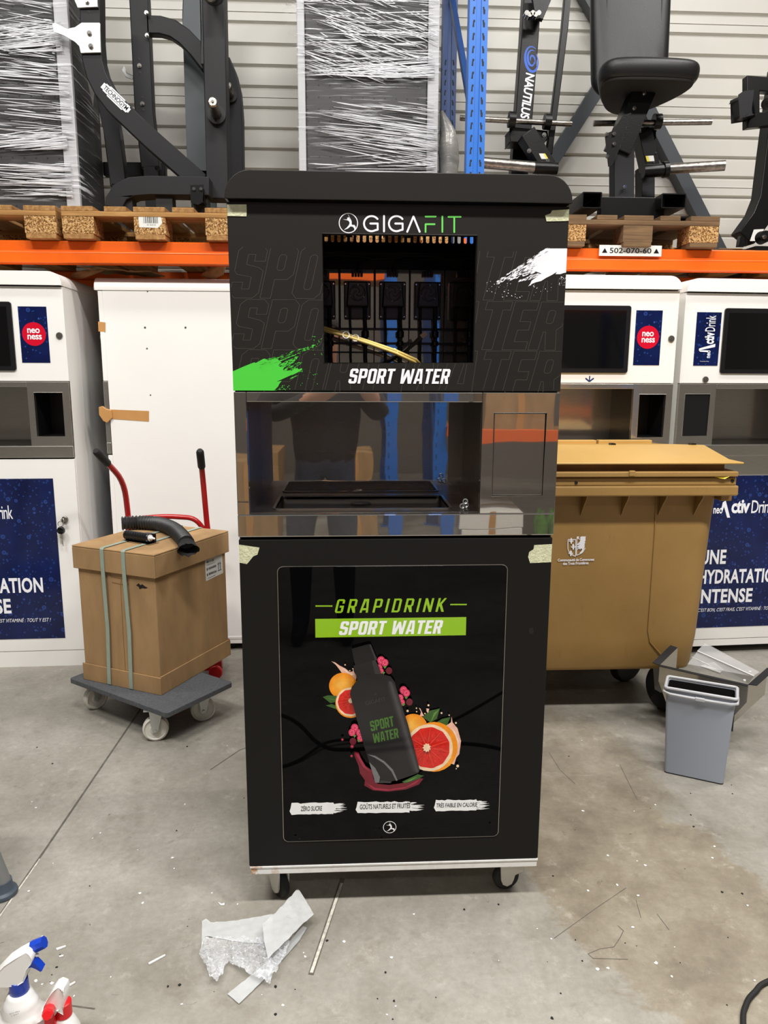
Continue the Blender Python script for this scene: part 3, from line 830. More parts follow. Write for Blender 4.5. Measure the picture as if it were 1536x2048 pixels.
# fruit and bottle
Z4 = lambda x, y: K(600+x/4.267, 1280+y/4.267)
pr = {k: mat('print_'+k, v, .07, var=(60, .12)) for k, v in dict(orange=(240, 146, 22), orange_light=(246, 176, 66), pith=(244, 214, 178), flesh=(214, 34, 24), flesh_light=(232, 74, 52), leaf=(52, 92, 34), leaf_light=(92, 134, 58), berry=(214, 52, 92), berry_light=(238, 104, 134), berry_dark=(104, 18, 38), juice=(234, 184, 162), wine=(112, 14, 36), wine_light=(160, 40, 66), bottle=(23, 22, 23), bottle_light=(50, 48, 50), bottle_dark=(13, 13, 14), bottle_green=(66, 108, 40), grey=(112, 112, 114), faint=(52, 50, 50), o1=(243, 153, 32), o2=(245, 160, 42), o3=(247, 167, 52), o4=(249, 174, 62), o5=(250, 181, 74), juice_light=(246, 214, 196), flesh_dark=(186, 22, 18), b1=(30, 29, 30), b2=(38, 37, 38), b3=(48, 46, 48), b4=(58, 56, 58), b5=(68, 65, 67)).items()}
LY = [YP]; MOT = [None, [], [], []]
inks = list(pr)
def end_motif():
    nm, vs, fs, mi = MOT
    if nm and vs:
        used = sorted(set(mi)); mb = MB().add(vs, fs); o = mb.build(nm, [pr[inks[i]] for i in used], ps, True, smooth=0)
        o.data.polygons.foreach_set('material_index', [used.index(i) for i in mi])
    MOT[:] = [None, [], [], []]
def motif(nm): end_motif(); MOT[0] = nm
def addink(k, mb):
    o_ = len(MOT[1]); MOT[1].extend(mb.v); MOT[2].extend(tuple(a+o_ for a in f) for f in mb.f); MOT[3].extend([inks.index(k)]*len(mb.f))
def layer(k, pts):
    addink(k, MB().flat([Z4(*p) for p in pts], LY[0])); LY[0] -= .00003
def circ(cx, cy, rx, ry=None, n=28, a0=0):
    ry = ry or rx; return [(cx+rx*math.cos(2*math.pi*i/n+a0), cy+ry*math.sin(2*math.pi*i/n+a0)) for i in range(n)]
rn = random.Random(3)
def citrus(cx, cy, r, core):
    layer('pith', circ(cx, cy, r))
    layer('flesh', [(cx+math.cos(i*.1257)*r*(.89-.035*abs(math.cos(i*.1257*5.5))), cy+math.sin(i*.1257)*r*(.89-.035*abs(math.cos(i*.1257*5.5)))) for i in range(50)])
    n = 11
    for i in range(n):
        a = 2*math.pi*i/n+.2; x1, y1 = cx+math.cos(a)*r*.85, cy+math.sin(a)*r*.85; nx, ny = -math.sin(a)*r*.008, math.cos(a)*r*.008
        layer('flesh_light', [(core[0]+nx*2, core[1]+ny*2), (x1+nx, y1+ny), (x1-nx, y1-ny), (core[0]-nx*2, core[1]-ny*2)])
        for _ in range(9):
            b = a+rn.uniform(.06, 2*math.pi/n-.06); q0 = rn.uniform(.25, .65)*r; q1 = q0+rn.uniform(.08, .2)*r
            xa, ya, xb, yb = cx+math.cos(b)*q0, cy+math.sin(b)*q0, cx+math.cos(b)*q1, cy+math.sin(b)*q1; mx, my = -math.sin(b)*r*.009, math.cos(b)*r*.009
            layer('flesh_dark' if rn.random() < .5 else 'flesh_light', [(xa, ya), ((xa+xb)/2+mx, (ya+yb)/2+my), (xb, yb), ((xa+xb)/2-mx, (ya+yb)/2-my)])
    layer('pith', [(core[0]+math.cos(i*.349)*r*(.13+.05*(i % 2)), core[1]+math.sin(i*.349)*r*(.15+.05*(i % 2))) for i in range(18)])
def orange(cx, cy, rx, ry):
    for k in range(6):
        f = 1-k*.15; layer('orange' if k == 0 else 'o%d' % k, circ(cx-rx*.16*k/5, cy-ry*.1*k/5, rx*f, ry*f))
def leaf(pts, vein):
    motif('leaf_print'); layer('leaf', pts); layer('leaf_light', vein)
# left group
motif('juice_print'); layer('juice', [(268, 176), (300, 186), (340, 214), (385, 236), (425, 268), (450, 262), (455, 232), (462, 270), (482, 300), (478, 335), (440, 318), (400, 285), (355, 272), (332, 240), (305, 205)])
layer('juice_light', [(345, 228), (385, 246), (430, 280), (462, 286), (440, 296), (400, 268)])
motif('orange_print'); orange(368, 385, 120, 112)
leaf([(195, 480), (240, 465), (312, 470), (318, 520), (260, 532)], [(200, 482), (300, 503), (300, 507)]); leaf([(220, 552), (270, 540), (330, 560), (316, 586)], [(225, 553), (312, 572), (312, 575)])
motif('grapefruit_print'); layer('orange', circ(432, 530, 130, 128)); citrus(430, 522, 122, (432, 506))
# right group
motif('orange_print'); orange(965, 730, 118, 112)
leaf([(1045, 645), (1100, 592), (1190, 572), (1165, 660), (1110, 692)], [(1110, 690), (1185, 580), (1140, 610)])
leaf([(1160, 690), (1210, 660), (1280, 645), (1250, 718), (1190, 712)], [(1175, 700), (1275, 650), (1225, 672)])
motif('juice_print'); layer('juice', [(1285, 690), (1290, 640), (1298, 690), (1340, 740), (1370, 850), (1355, 960), (1330, 990), (1312, 1050), (1285, 1040), (1330, 900), (1290, 760), (1240, 720)])
layer('juice_light', [(1285, 735), (1320, 770), (1350, 850), (1345, 900), (1322, 800)])
motif('juice_print'); layer('juice', [(1020, 640), (1030, 600), (1012, 565), (1024, 572), (1042, 610), (1056, 635)])
motif('juice_print'); layer('juice', [(1078, 600), (1075, 570), (1100, 575), (1090, 610)])
motif('grapefruit_print'); layer('orange', circ(1142, 898, 200, 212)); layer('o2', circ(1270, 930, 30, 130)); citrus(1100, 905, 200, (1078, 900))
for (x, y, r) in ((1092, 540, 9), (1203, 606, 8), (990, 565, 6), (915, 588, 10), (1325, 690, 8), (1268, 624, 6), (1340, 1055, 12), (1328, 1078, 5), (992, 594, 6), (1062, 610, 6), (385, 196, 6), (450, 230, 5), (425, 246, 5)):
    motif('juice_drop'); layer('pith', circ(x, y, r, r, 10))
def berries(l, leafs):
    motif('raspberry_print')
    for x, y, r, k in l:
        layer(k, circ(x, y, r, r*1.1, 14))
        if k == 'berry':
            for q in range(7): layer('berry_light', circ(x+r*.5*math.cos(q*.9), y+r*.55*math.sin(q*.9), r*.2, r*.2, 6))
    for x, y in leafs: layer('leaf_light', [(x-14, y-6), (x, y+14), (x+15, y-4), (x+2, y-12)])
berries([(757, 246, 27, 'berry_dark'), (690, 158, 32, 'berry'), (722, 178, 30, 'berry'), (676, 218, 26, 'berry'), (690, 248, 22, 'berry')], [(722, 214), (710, 264)])
berries([(930, 510, 28, 'berry_dark'), (880, 410, 32, 'berry'), (905, 434, 30, 'berry'), (852, 474, 28, 'berry'), (866, 514, 26, 'berry')], [(902, 472), (880, 530)])
berries([(452, 842, 28, 'berry_dark'), (466, 728, 32, 'berry'), (444, 766, 30, 'berry'), (508, 770, 30, 'berry'), (515, 815, 28, 'berry')], [(465, 796), (500, 836)])
for x, y, r in ((444, 884, 16), (362, 826, 12), (440, 965, 12)): motif('juice_drop'); layer('berry_dark', circ(x, y, r, r, 12)); layer('berry', circ(x, y-1, r*.6, r*.6, 10))
motif('wine_print')
layer('wine', [(470, 975), (500, 1050), (510, 1110), (552, 1170), (548, 1215), (620, 1255), (750, 1266), (900, 1248), (1010, 1206), (1048, 1156), (1000, 1150), (900, 1190), (760, 1210), (660, 1200), (625, 1160), (612, 1085), (560, 1050), (520, 985), (500, 935), (465, 928), (462, 955)])
layer('wine_light', [(560, 1190), (640, 1236), (760, 1248), (900, 1226), (1020, 1160), (980, 1200), (880, 1240), (740, 1258), (630, 1248)]); layer('wine_light', [(470, 940), (500, 950), (545, 1040), (600, 1100), (540, 1060), (505, 1000)])
# bottle
motif('bottle_print')
layer('bottle_dark', [(440, 55), (470, 200), (655, 155), (590, 15)]); layer('bottle_light', [(590, 20), (602, 18), (658, 150), (640, 155)])
layer('bottle', [(455, 200), (640, 150), (668, 200), (690, 268), (770, 290), (808, 340), (830, 430), (1016, 1085), (1005, 1108), (940, 1132), (840, 1166), (700, 1195), (650, 1192), (612, 1085), (545, 880), (470, 600), (426, 440), (440, 380), (488, 320)])
layer('b3', [(612, 160), (640, 152), (690, 268), (640, 270)])
for i, (w0, w1) in enumerate(((-46, 44), (-36, 38), (-26, 31), (-16, 22), (-8, 14))):
    q = lambda u, s: (762+235*u+s*(.75+.25*u), 325+775*u-s*.3)
    layer('b%d' % (i+1), [q(.0, w0*.5), q(.06, w0), q(.5, w0), q(.97, w0), q(1.0, w0*.5), q(1.0, w1*.4), q(.97, w1*.55), q(.5, w1), q(.08, w1), q(.02, w1*.6)])
layer('grey', [(575, 950), (640, 962), (720, 1010), (790, 1080), (830, 1170), (818, 1176), (775, 1092), (710, 1024), (636, 978)])
layer('grey', [(588, 1015), (640, 1065), (680, 1140), (672, 1190), (640, 1190), (612, 1090)]); layer('bottle_light', [(684, 1170), (780, 1180), (770, 1194), (676, 1192)])
for s_, O, U, V in (('SPORT', (606, 756), (196, -46), (-14, -86)), ('WATER', (628, 856), (212, -48), (-12, -82))):
    o_ = Vector(Z4(*O)); u_ = Vector(Z4(O[0]+U[0], O[1]+U[1]))-o_; v_ = Vector(Z4(O[0]+V[0], O[1]+V[1]))-o_
    addink('bottle_green', para(MB(), s_, o_, u_, v_, LY[0]))
o_ = Z4(560, 536); e_ = Z4(734, 494); tp = Z4(552, 502)
addink('faint', put_text(MB(), 'GIGAFIT', (o_[0], LY[0], o_[1]), (e_[0]-o_[0], 0, e_[1]-o_[1]), (tp[0]-o_[0], 0, tp[1]-o_[1])))
c = Z4(636, 436); addink('faint', MB().flat([(c[0]+a/100*.006, c[1]+b/100*.006) for a, b in FIG], LY[0]))
LY[0] -= .0001
leaf([(866, 1182), (1000, 1118), (1052, 1130), (1000, 1160), (890, 1196)], [(880, 1186), (1000, 1136), (940, 1176)])
end_motif()
# white paint dabs with captions
Z7 = lambda x, y: K(560+x/3.413, 1580+y/3.413)
rn = random.Random(8)
for txt, x0, x1, yt, yb, tx0, tx1, ty0, ty1 in (('ZÉRO SUCRE', 62, 460, 80, 162, 142, 288, 138, 98), ('GOÛTS NATURELS ET FRUITÉS', 512, 1000, 72, 152, 545, 888, 126, 84), ('TRÈS FAIBLE EN CALORIE', 1045, 1430, 58, 138, 1066, 1345, 114, 78)):
    m0 = x1-(x1-x0)*.24; up_, lo_ = [], []
    N = 14
    for i in range(N+1):
        x = x0+18+(m0-x0-18)*i/N
        up_.append((x, yt+4+rn.uniform(-4, 4)-3*i/N)); lo_.append((x, yb-6*i/N+rn.uniform(-2, 2)))
    body = [(x0+4, yb-24), (x0+10, yb-40)]+up_+[(m0+20, (yt+yb)/2-4), (m0, yb-16)]+lo_[::-1]
    mb = MB().flat([Z7(*p) for p in body], YP)
    for _ in range(26):
        y = rn.uniform(yt+4, yb-14); s = m0-30+rn.uniform(-10, 40); e = min(x1, s+rn.uniform(30, 110)); w = rn.uniform(2, 5)
        mb.flat([Z7(s, y), Z7((s+e)/2, y+w), Z7(e, y-3), Z7((s+e)/2, y-w)], YP)
    d = mb.build('paint_dab', 'white_gloss', ps, True, smooth=0)
    O, E, T = Z7(tx0, ty0), Z7(tx1, ty0-10), Z7(tx0, ty1)
    put_text(MB(), txt, (O[0], YP-.0002, O[1]), (E[0]-O[0], 0, 0), (0, 0, T[1]-O[1]), .1, .013, .97).build('dab_caption', 'black_print', ps, True, smooth=0)
c = Z7(748, 247); emblem(ps, c[0], c[1], abs(Z7(793, 247)[0]-c[0]), YP, 'white_gloss')
# key hole, tape, plinth, casters
MB().prism(rrect(.344, .357, .788, .806, .0064, 6), -.0016, .002).build('key_slot', 'inner_black', dr, True, smooth=30)
for pts in ([(452, 409), (493, 409), (493.5, 419), (493, 433), (454, 432)], [(1104, 421), (1142, 419), (1140, 442), (1093, 443), (1090, 431), (1101, 427)], [(478, 1089), (519, 1095), (515, 1109), (507, 1112), (494, 1128), (479, 1125)], [(1068, 1090), (1104, 1088), (1102, 1124), (1060, 1126), (1056, 1114), (1058, 1104), (1067, 1098)]):
    q = [K(*p) for p in pts]; q = [(max(-.399, min(.399, x)), z) for x, z in q]
    lo = min(z for x, z in q) > 1.2
    MB().prism(q, -.0013, -.0004 if lo else -.0011).build('masking_tape', 'masking', KX, True, smooth=0)
pm = NT('plinth_white'); cc = pm.coord()
rust = pm.math('MULTIPLY', pm.map(pm.noise(cc, 22, 5, .7), .5, .62), pm.map(pm.n('SeparateXYZ', {0: cc}).outputs[0], -.37, -.3, 1, .12))
M['plinth'] = pm.done(pm.bsdf(pm.mix(rust, lin((226, 226, 222)), lin((176, 128, 84))), .4))
pl_ = MB().box(-.394, .394, 0, .6, .11, .128).box(-.396, .396, -.002, .602, .1285, .1345).build('plinth', 'plinth', KX, True, smooth=0, bevel=.0012)
MB().box(-.39, .39, .004, .596, .1343, .1372).build('plinth_gap', 'seam', KX, True, smooth=0)
def caster(root, x, y, ang):
    T = Matrix.Translation((x, y, 0)) @ Matrix.Rotation(ang, 4, 'Z')
    mb = MB()
    for s in (-1, 1):
        out = [(-.022, .108), (.05, .108), (.054, .08), (.044, .058), (.022, .05), (.0185, .036), (.013, .023), (0, .017), (-.013, .023), (-.0185, .036), (-.02, .06)]
        mb.prism([(s_*1, z) for s_, z in out], s*.016-.0025, s*.016+.0025)
    mb.box(-.03, .046, -.019, .019, .1, .11)
    c = mb.xf(T).build('caster_fork', 'nylon', root, True, smooth=30, bevel=.001)
    MB().lathe([(.004, -.011), (.033, -.011), (.038, -.006), (.038, .006), (.033, .011), (.004, .011)], (0, 0, .038), 'y', 28).xf(T).build('caster_wheel', 'rubber', c, True)
for x, y, a in ((-.322, .058, 2.25), (.322, .062, .12), (-.33, .52, 1.2), (.33, .52, -.4)): caster(KX, x, y, a)
# inside the window: five pump units on polished plates
for i in range(5):
    cx = -.1945+.099*i+.0005
    p = MB().box(cx-.0475, cx+.0475, .35, .353, 1.5815, 1.742).build('pump_plate', 'steel', KX, True, smooth=0, bevel=.0008)
    MB().box(cx-.0375, cx+.0375, .332, .35, 1.605, 1.708).build('pump_base', 'pump_black', p, True, smooth=0, bevel=.003)
    mb = MB().prism([(cx-.031, 1.637), (cx+.031, 1.637), (cx+.026, 1.705), (cx-.026, 1.705)], .305, .332)
    mb.build('pump_head', 'pump_black', p, True, smooth=0, bevel=.004)
    mb = MB()
    mb.tube([(cx+.021*math.cos(k*.2618), .3045, 1.674+.021*math.sin(k*.2618)) for k in range(24)], .0016, 6, closed=True)
    for k in range(3):
        mb.tube([(cx+(.004+.003*j)*math.cos(k*2.1+j*.5), .3045, 1.674+(.004+.003*j)*math.sin(k*2.1+j*.5)) for j in range(6)], .0012, 6)
    mb.build('rotor_cover', 'bezel_black', p, True)
    mb = MB()
    for k in range(3): mb.cyl((cx+.021*math.cos(k*2.1+.5+i), .3035, 1.674+.021*math.sin(k*2.1+.5+i)), (cx+.021*math.cos(k*2.1+.5+i), .306, 1.674+.021*math.sin(k*2.1+.5+i)), .0018, 8)
    for sx, sz in ((-.033, 1.7), (.033, 1.7), (-.033, 1.612), (.033, 1.612)): mb.cyl((cx+sx, .3305, sz), (cx+sx, .333, sz), .002, 8)
    mb.build('screw', 'chrome', p, True)
    mb = MB()
    for k in range(4): mb.box(cx-.016+.0082*k, cx-.009+.0082*k, .338, .35, 1.722, 1.738)
    mb.build('connector', 'bezel_black', p, True, smooth=0, bevel=.001)
    for s in (-.021, .021):
        x = cx+s; rr = .0055 if s > 0 else .0036
        pts = [(x, .322, 1.64), (x, .322, 1.6), (x+.002, .324, 1.56), (x+.001, .33, 1.5), (x+.006, .33, 1.424)]
        MB().tube(pts, rr, 10).build('pump_hose', 'rubber', p, True)
        if s > 0: MB().lathe([(.004, 0), (.0095, .003), (.0095, .014), (.006, .016), (.006, .024), (.0105, .026), (.0105, .042), (.005, .045)], (x+.001, .327, 1.53), 'z', 14).build('hose_fitting', 'bezel_black', p, True)
MB().box(-.245, .3, .352, .354, 1.43, 1.5785).build('splash_sheet', 'steel', KX, True, smooth=0)
for z, h in ((1.576, .005), (1.536, .006), (1.512, .004)): MB().box(-.25, .31, .34, .3505, z, z+h).build('hose_rail', 'gym_black', KX, True, smooth=0)
for i in range(6): MB().box(-.2475+.0993*i, -.2445+.0993*i, .349, .3518, 1.43, 1.742).build('divider', 'gym_black', KX, True, smooth=0)
MB().box(-.3, .36, .43, .44, 1.42, 1.8).build('mounting_wall', 'inner_brown', KX, True, smooth=0)
for j in range(3):
    rn = random.Random(20+j)
    pts = [(-.26+.03*k, .4-.008*j, 1.772+.006*math.sin(k*.9+j*2)+rn.uniform(-.003, .003)+.004*j) for k in range(20)]
    MB().tube(pts, .0028, 8).build('wire', 'rubber', KX, True)
for i in range(5):
    cx = -.1945+.099*i
    MB().tube([(cx+.03, .4, 1.772), (cx+.012, .37, 1.765), (cx+.002, .35, 1.752), (cx, .346, 1.735)], .0026, 8).build('wire', 'rubber', KX, True)
# loose tubes lying in the window of the kiosk
def pxy(pts): return [at(*p) for p in pts]
kt = thing('tubing', 'pair of cream plastic tubes with cable ties crossing the kiosk window', 'tube', at(740, 690, .12))
MB().tube(pxy([(560, 636, .2), (646, 660, .13), (690, 672, .11), (740, 688, .1), (790, 706, .1), (828, 724, .12), (850, 748, .2)]), .0042, 10).build('tube', 'cream_cable', kt)
MB().tube(pxy([(560, 630, .21), (646, 655, .14), (690, 668, .12), (740, 684, .11), (790, 701, .11), (832, 720, .13), (856, 744, .21)]), .0042, 10).build('tube', 'cream_cable', kt)
for x, y in ((692, 670), (711, 676), (788, 704)):
    p = at(x, y, .109); MB().tube([p+Vector((.0085*math.cos(a*.63), .0085*math.sin(a*.63)*.8, .0085*math.sin(a*.63))) for a in range(10)], .0016, 6, closed=True).build('cable_tie', 'white_plastic', kt)
ku = thing('usb_cable', 'black cable with bare metal plug sticking up in the kiosk window', 'cable', at(815, 705, .15))
MB().tube(pxy([(740, 735, .28), (780, 722, .2), (812, 702, .15), (832, 684, .14), (843, 674, .135)]), [.004, .004, .004, .0055, .0062], 10).build('cable_sleeve', 'rubber', ku)
a, b = at(842, 674, .135), at(853, 666, .132)
d = (b-a).normalized(); n = Vector((-d.z, 0, d.x))*.006; e = Vector((0, .0023, 0))
MB().add([a+n-e, a-n-e, a-n+e, a+n+e, b+n-e, b-n-e, b-n+e, b+n+e], [(0, 3, 2, 1), (4, 5, 6, 7), (0, 1, 5, 4), (1, 2, 6, 5), (2, 3, 7, 6), (3, 0, 4, 7)]).build('metal_plug', 'chrome', ku, smooth=0)
mb = MB()
for k, (x, y, z) in enumerate(((.172, .06, 1.117), (.184, .075, 1.117), (.178, .05, 1.131))):
    mb.tube([(x+.006*math.cos(a*.7), y, z+.006*math.sin(a*.7)) for a in range(9)], .0018, 6, closed=True); mb.cyl((x, y, z-.006), (x+.004, y+.018, z-.004), .002, 8)
solo(mb, 'hose_clip', 'zinc', 'small bunch of metal hose clips lying at the right of the kiosk niche', 'clip', (.178, .06, 1.11))

# ------------------------------------------------------------------ white drinks machines
M['neo_red'] = mat('sign_red', (206, 16, 44), .2)
M['lock'] = mat('lock_steel', (150, 148, 140), .3, .9)
def white_machine(label, loc, rz, z_base, flip=1, dx=0.0, front=True, hole=True, liner='steel_soft', grp='white drinks machines under the rack'):
    t = thing('drinks_dispenser', label, 'kiosk', loc, rz, grp)
    X = (lambda a, b: (a, b)) if flip > 0 else (lambda a, b: (-b, -a))
    cabinet(t, 'white_paint', z_base, .70)
    MB().box(-.399, .399, 0, .022, 1.4125, 1.842).build('upper_panel', 'white_paint', t, True, smooth=0, bevel=.002)
    niche(t, 'steel_soft', liner, 'bezel_black', flip, False, hole)
    if flip < 0: MB().box(-.397, .397, -.004, -.0005, .957, 1.0515).build('niche_apron', 'steel_soft', t, True, smooth=0, bevel=.001)
    d = MB().box(-.397, .397, 0, .022, .082, 1.045).build('door', 'white_paint', t, True, smooth=0, bevel=.002)
    MB().prism(rrect(-.4, .4, z_base, .079, .03, 5, (1, 1, 0, 0)), .0, .69).build('skirt', 'white_paint', t, True, smooth=40)
    if z_base > .02:
        for x in (-.34, .34):
            for y in (.12, .58): MB().cyl((x, y, 0), (x, y, z_base), .022, 14).build('foot', 'rubber', t, True)
    if not front: return t
    # screen
    s0, s1 = X(-.205, .168 if flip > 0 else .197)
    s = MB().prism(rrect(s0, s1, 1.461, 1.772, .012), -.008, .004).build('screen', 'bezel_black', t, True, smooth=30, bevel=.002)
    MB().box(s0+.022, s1-.022, -.0092, -.006, 1.483, 1.75).build('screen_glass', 'screen_black', s, True, smooth=0)
    # brand strip
    l0, l1 = X(.195, .322) if flip > 0 else X(.21, .336)
    p = MB().box(l0, l1, -.0016, .001, 1.498, 1.752).build('sign_strip', 'droplets', t, True, smooth=0)
    cx, cz = (l0+l1)/2, 1.628
    if flip > 0:
        MB().disc(cx, cz, .0535, -.0022, 36).build('sign_disc', 'neo_red', p, True, smooth=0)
        mb = MB(); put_text(mb, 'neo', (cx-.029, -.0027, cz+.004), (.056, 0, 0), (0, 0, .0215), 0, .02, .95); put_text(mb, 'ness', (cx-.030, -.0027, cz-.0245), (.064, 0, 0), (0, 0, .0215), 0, .02, .95)
        mb.build('sign_lettering', 'white_print', p, True, smooth=0)
        lk = (.372, 1.622)
    else:
        mb = MB()
        put_text(mb, 'ctiv', (cx+.034, -.0027, 1.602), (0, 0, .056), (-.05, 0, 0), 0, .035); put_text(mb, 'Drink', (cx+.034, -.0027, 1.662), (0, 0, .075), (-.05, 0, 0))
        mb.flat([(cx-.04, 1.571), (cx-.04, 1.580), (cx+.042, 1.603), (cx+.042, 1.588)], -.0027); mb.flat([(cx-.04, 1.571), (cx+.006, 1.5715), (cx+.006, 1.563), (cx-.034, 1.565)], -.0027)
        put_text(mb, 'neo', (cx+.02, -.0027, 1.535), (0, 0, .036), (-.016, 0, 0), 0, .02)
        put_text(mb, 'Powered by Grapi', (cx-.03, -.0027, 1.516), (.045, 0, 0), (0, 0, .005))
        mb.build('sign_lettering', 'white_print', p, True, smooth=0)
        lk = (-.267, 1.431)
    mb = MB().lathe([(.011, -.006), (.0145, -.006), (.0155, 0), (.004, .002)], (lk[0], 0, lk[1]), 'y', 20); mb.lathe([(.001, -.0075), (.0075, -.0075), (.0075, -.005)], (lk[0], 0, lk[1]), 'y', 16)
    mb.build('lock', 'lock', t, True)
    if flip > 0:
        ax = -.012
        MB().ribbon([(ax, 1.447), (ax, 1.424)], .0055, -.0008, False).ribbon([(ax-.02, 1.436), (ax, 1.42), (ax+.02, 1.436)], .0065, -.0008, False).build('arrow_mark', 'navy_print', t, True, smooth=0)
    # door poster
    q = MB().box(-.295, .292, -.0016, .0, .147, .952).build('poster', 'droplets', t, True, smooth=0)
    mb = MB(); y = -.0022
    put_text(mb, 'ctiv', (-.115+dx, y, .757), (.1, 0, 0), (0, 0, .07), 0, .035, .9); put_text(mb, 'Drink', (-.006+dx, y, .757), (.125 if flip < 0 else .098, 0, 0), (0, 0, .066), 0, .004, .9)
    mb.flat([(-.165+dx, .815), (-.15+dx, .825), (-.118+dx, .735), (-.134+dx, .735)], y); mb.flat([(-.165+dx, .815), (-.17+dx, .775), (-.162+dx, .77), (-.152+dx, .81)], y)
    put_text(mb, 'neo', (-.212+dx, y, .757), (.05, 0, 0), (0, 0, .03), 0, .02)
    mb.build('logo_lettering', 'white_print', q, True, smooth=0); mb = MB()
    for s_, x0, x1, z0 in (('UNE', -.26, -.12, .49), ('HYDRATATION', -.26, .205, .385), ('INTENSE', -.26, .045, .28)):
        put_text(mb, s_, (x0+dx, y, z0), (x1-x0, 0, 0), (0, 0, .077), 0, .03, 1.05)
    put_text(mb, "C'EST BON, C'EST FRAIS, C'EST VITAMINÉ : TOUT Y EST !", (-.25+dx, y, .232), (.48, 0, 0), (0, 0, .026), .3, .0, 1.0)
    mb.build('poster_lettering', 'white_print', q, True, smooth=0)
    return t
yaw = .035
rx, ry = -1.432, 1.80           # front right corner of the left machine
wl = white_machine('white drinks machine at the left edge, with red round sign and keys in its door', (rx-.4*math.cos(yaw), ry-.4*math.sin(yaw), 0), yaw, .0, 1, .0)
wr = white_machine('white drinks machine with red round sign, half hidden between kiosk and wheelie bin', (1.046, 1.735, 0), .0, .045, 1, 0)
wf = white_machine('white drinks machine at the right edge, with vertical lettering on its sign', (1.905, 1.83, 0), .06, .045, -1, .045, True, False, 'steel_soft')
wm_ = white_machine('white drinks machine turned sideways, packing tape on its blank side, behind red hand truck', (-1.327, 2.368, 0), -math.pi/2, .04, 1, 0, True)
# side details of the sideways machine
def side(px, py): return at(px, py, 1.969)
for x, y, r in ((290, 655, .005), (371, 655, .005), (294, 697, .004), (295, 583, .003), (301, 790, .0035)):
    p = side(x, y); MB().lathe([(r, -.001), (r*.5, -.0016)], (p.x, 1.9698, p.z), 'y', 10).build('screw_hole', 'seam', wm_, smooth=0)
def tape(pts, y, nm='packing_tape', m='beige_tape'):
    q = [at(*p, y) for p in pts]; return MB().prism([(v.x, v.z) for v in q][::-1], y-.0006, y).build(nm, m, wm_, smooth=0)
tape([(214, 818), (222, 819), (298, 822), (298, 843), (224, 838), (212, 834)], 1.9692)
tape([(196, 643), (211, 645), (211, 664), (197, 663)], 1.9692)
q = [at(x, y, 1.955) for x, y in ((197, 814), (205, 812), (212, 818), (222, 820), (224, 836), (214, 846), (206, 842), (198, 830))]
MB().prism([(v.x, v.z) for v in q][::-1], 1.955, 1.968).build('tape_bunch', 'beige_tape', wm_, smooth=0, bevel=.003)
# keys hanging from the lock of the left machine
kc = wm(wl) @ Vector((.335, -.004, .752))
MB().lathe([(.012, -.012), (.015, -.01), (.015, 0), (.004, .002)], (.335, 0, .752), 'y', 18).build('door_lock', 'lock', wl, True)
kk = thing('key_bunch', 'bunch of keys on a black round fob hanging from the white door lock', 'keys', kc)
MB().box(kc.x-.004, kc.x+.002, kc.y-.03, kc.y-.012, kc.z-.008, kc.z+.008).lathe([(.009, -.03), (.009, -.026)], (kc.x-.001, kc.y, kc.z), 'y', 14).build('key', 'chrome', kk, bevel=.001)
MB().tube([kc+Vector((-.012+.013*math.cos(a*.63), -.028, -.018+.013*math.sin(a*.63))) for a in range(10)], .0016, 6, closed=True).build('key_ring', 'chrome', kk)
MB().lathe([(.002, -.014), (.016, -.012), (.019, -.005), (.019, .001), (.014, .006), (.002, .007)], (kc.x-.012, kc.y-.026, kc.z-.05), 'y', 20).build('key_fob', 'screen_black', kk)
mb = MB()
for j, (dx_, l) in enumerate(((-.004, .045), (.004, .058), (-.001, .05))):
    x0, z0 = kc.x-.012+dx_, kc.z-.07; mb.box(x0-.004, x0+.004, kc.y-.03+.003*j, kc.y-.0285+.003*j, z0-l*.4, z0); mb.box(x0-.0016, x0+.0016, kc.y-.03+.003*j, kc.y-.0285+.003*j, z0-l, z0-l*.4)
mb.build('key', 'chrome', kk, smooth=0)

# torn scraps on top of the sideways machine
def scrap(name, label, cat, px, Y, m, thick=.006, cone=0):
    q = [at(x, y, Y) for x, y in px]
    n = len(q); c = sum(q, Vector())/n
    mb = MB(); mb.prism([(v.x, v.z) for v in q], Y-thick/2, Y+thick/2)
    return solo(mb, name, m, label, cat, c, smooth=0, bevel=.001)
g1 = at(220, 548, 2.12)
def curled(name, label, pts, m, r=.02):
    "thin sheet rolled along a line of points: each point = (px, py, Y, half height)"
    mb = MB(); vs = []; fs = []
    for i, (x, y, Y, h) in enumerate(pts):
        p = at(x, y, Y); w = h*(.75+.5*random.Random(i*7+len(pts)).random())
        for k in range(7):
            a = -1.5+3.0*k/6
            vs.append(p+Vector((0.004*k, -math.cos(a)*w*.9, math.sin(a)*w)))
    for i in range(len(pts)-1):
        for k in range(6): fs.append((i*7+k, i*7+k+1, (i+1)*7+k+1, (i+1)*7+k))
    mb.add(vs, fs); n = len(vs)
    mb.add([v+Vector((0, .004, 0)) for v in vs], [f[::-1] for f in fs])
    c = at(*pts[0][:3]); return solo(mb, name, m, label, 'cardboard scrap', c, smooth=30)
curled('cardboard_scrap', 'torn brown paper curl hanging on the right corner of the sideways white machine', [(400, 548, 2.05, .008), (415, 546, 2.05, .03), (432, 536, 2.06, .045), (446, 526, 2.07, .05), (454, 519, 2.08, .02)], 'cork')
curled('cardboard_scrap', 'torn brown paper curl on the left corner of the sideways white machine', [(140, 550, 2.1, .015), (165, 548, 2.1, .022), (185, 543, 2.1, .02), (205, 540, 2.1, .006)], 'cork')
mb = MB(); rn = random.Random(2)
a, b = at(168, 538, 2.14), at(312, 549, 2.1); n = 16
vs = []
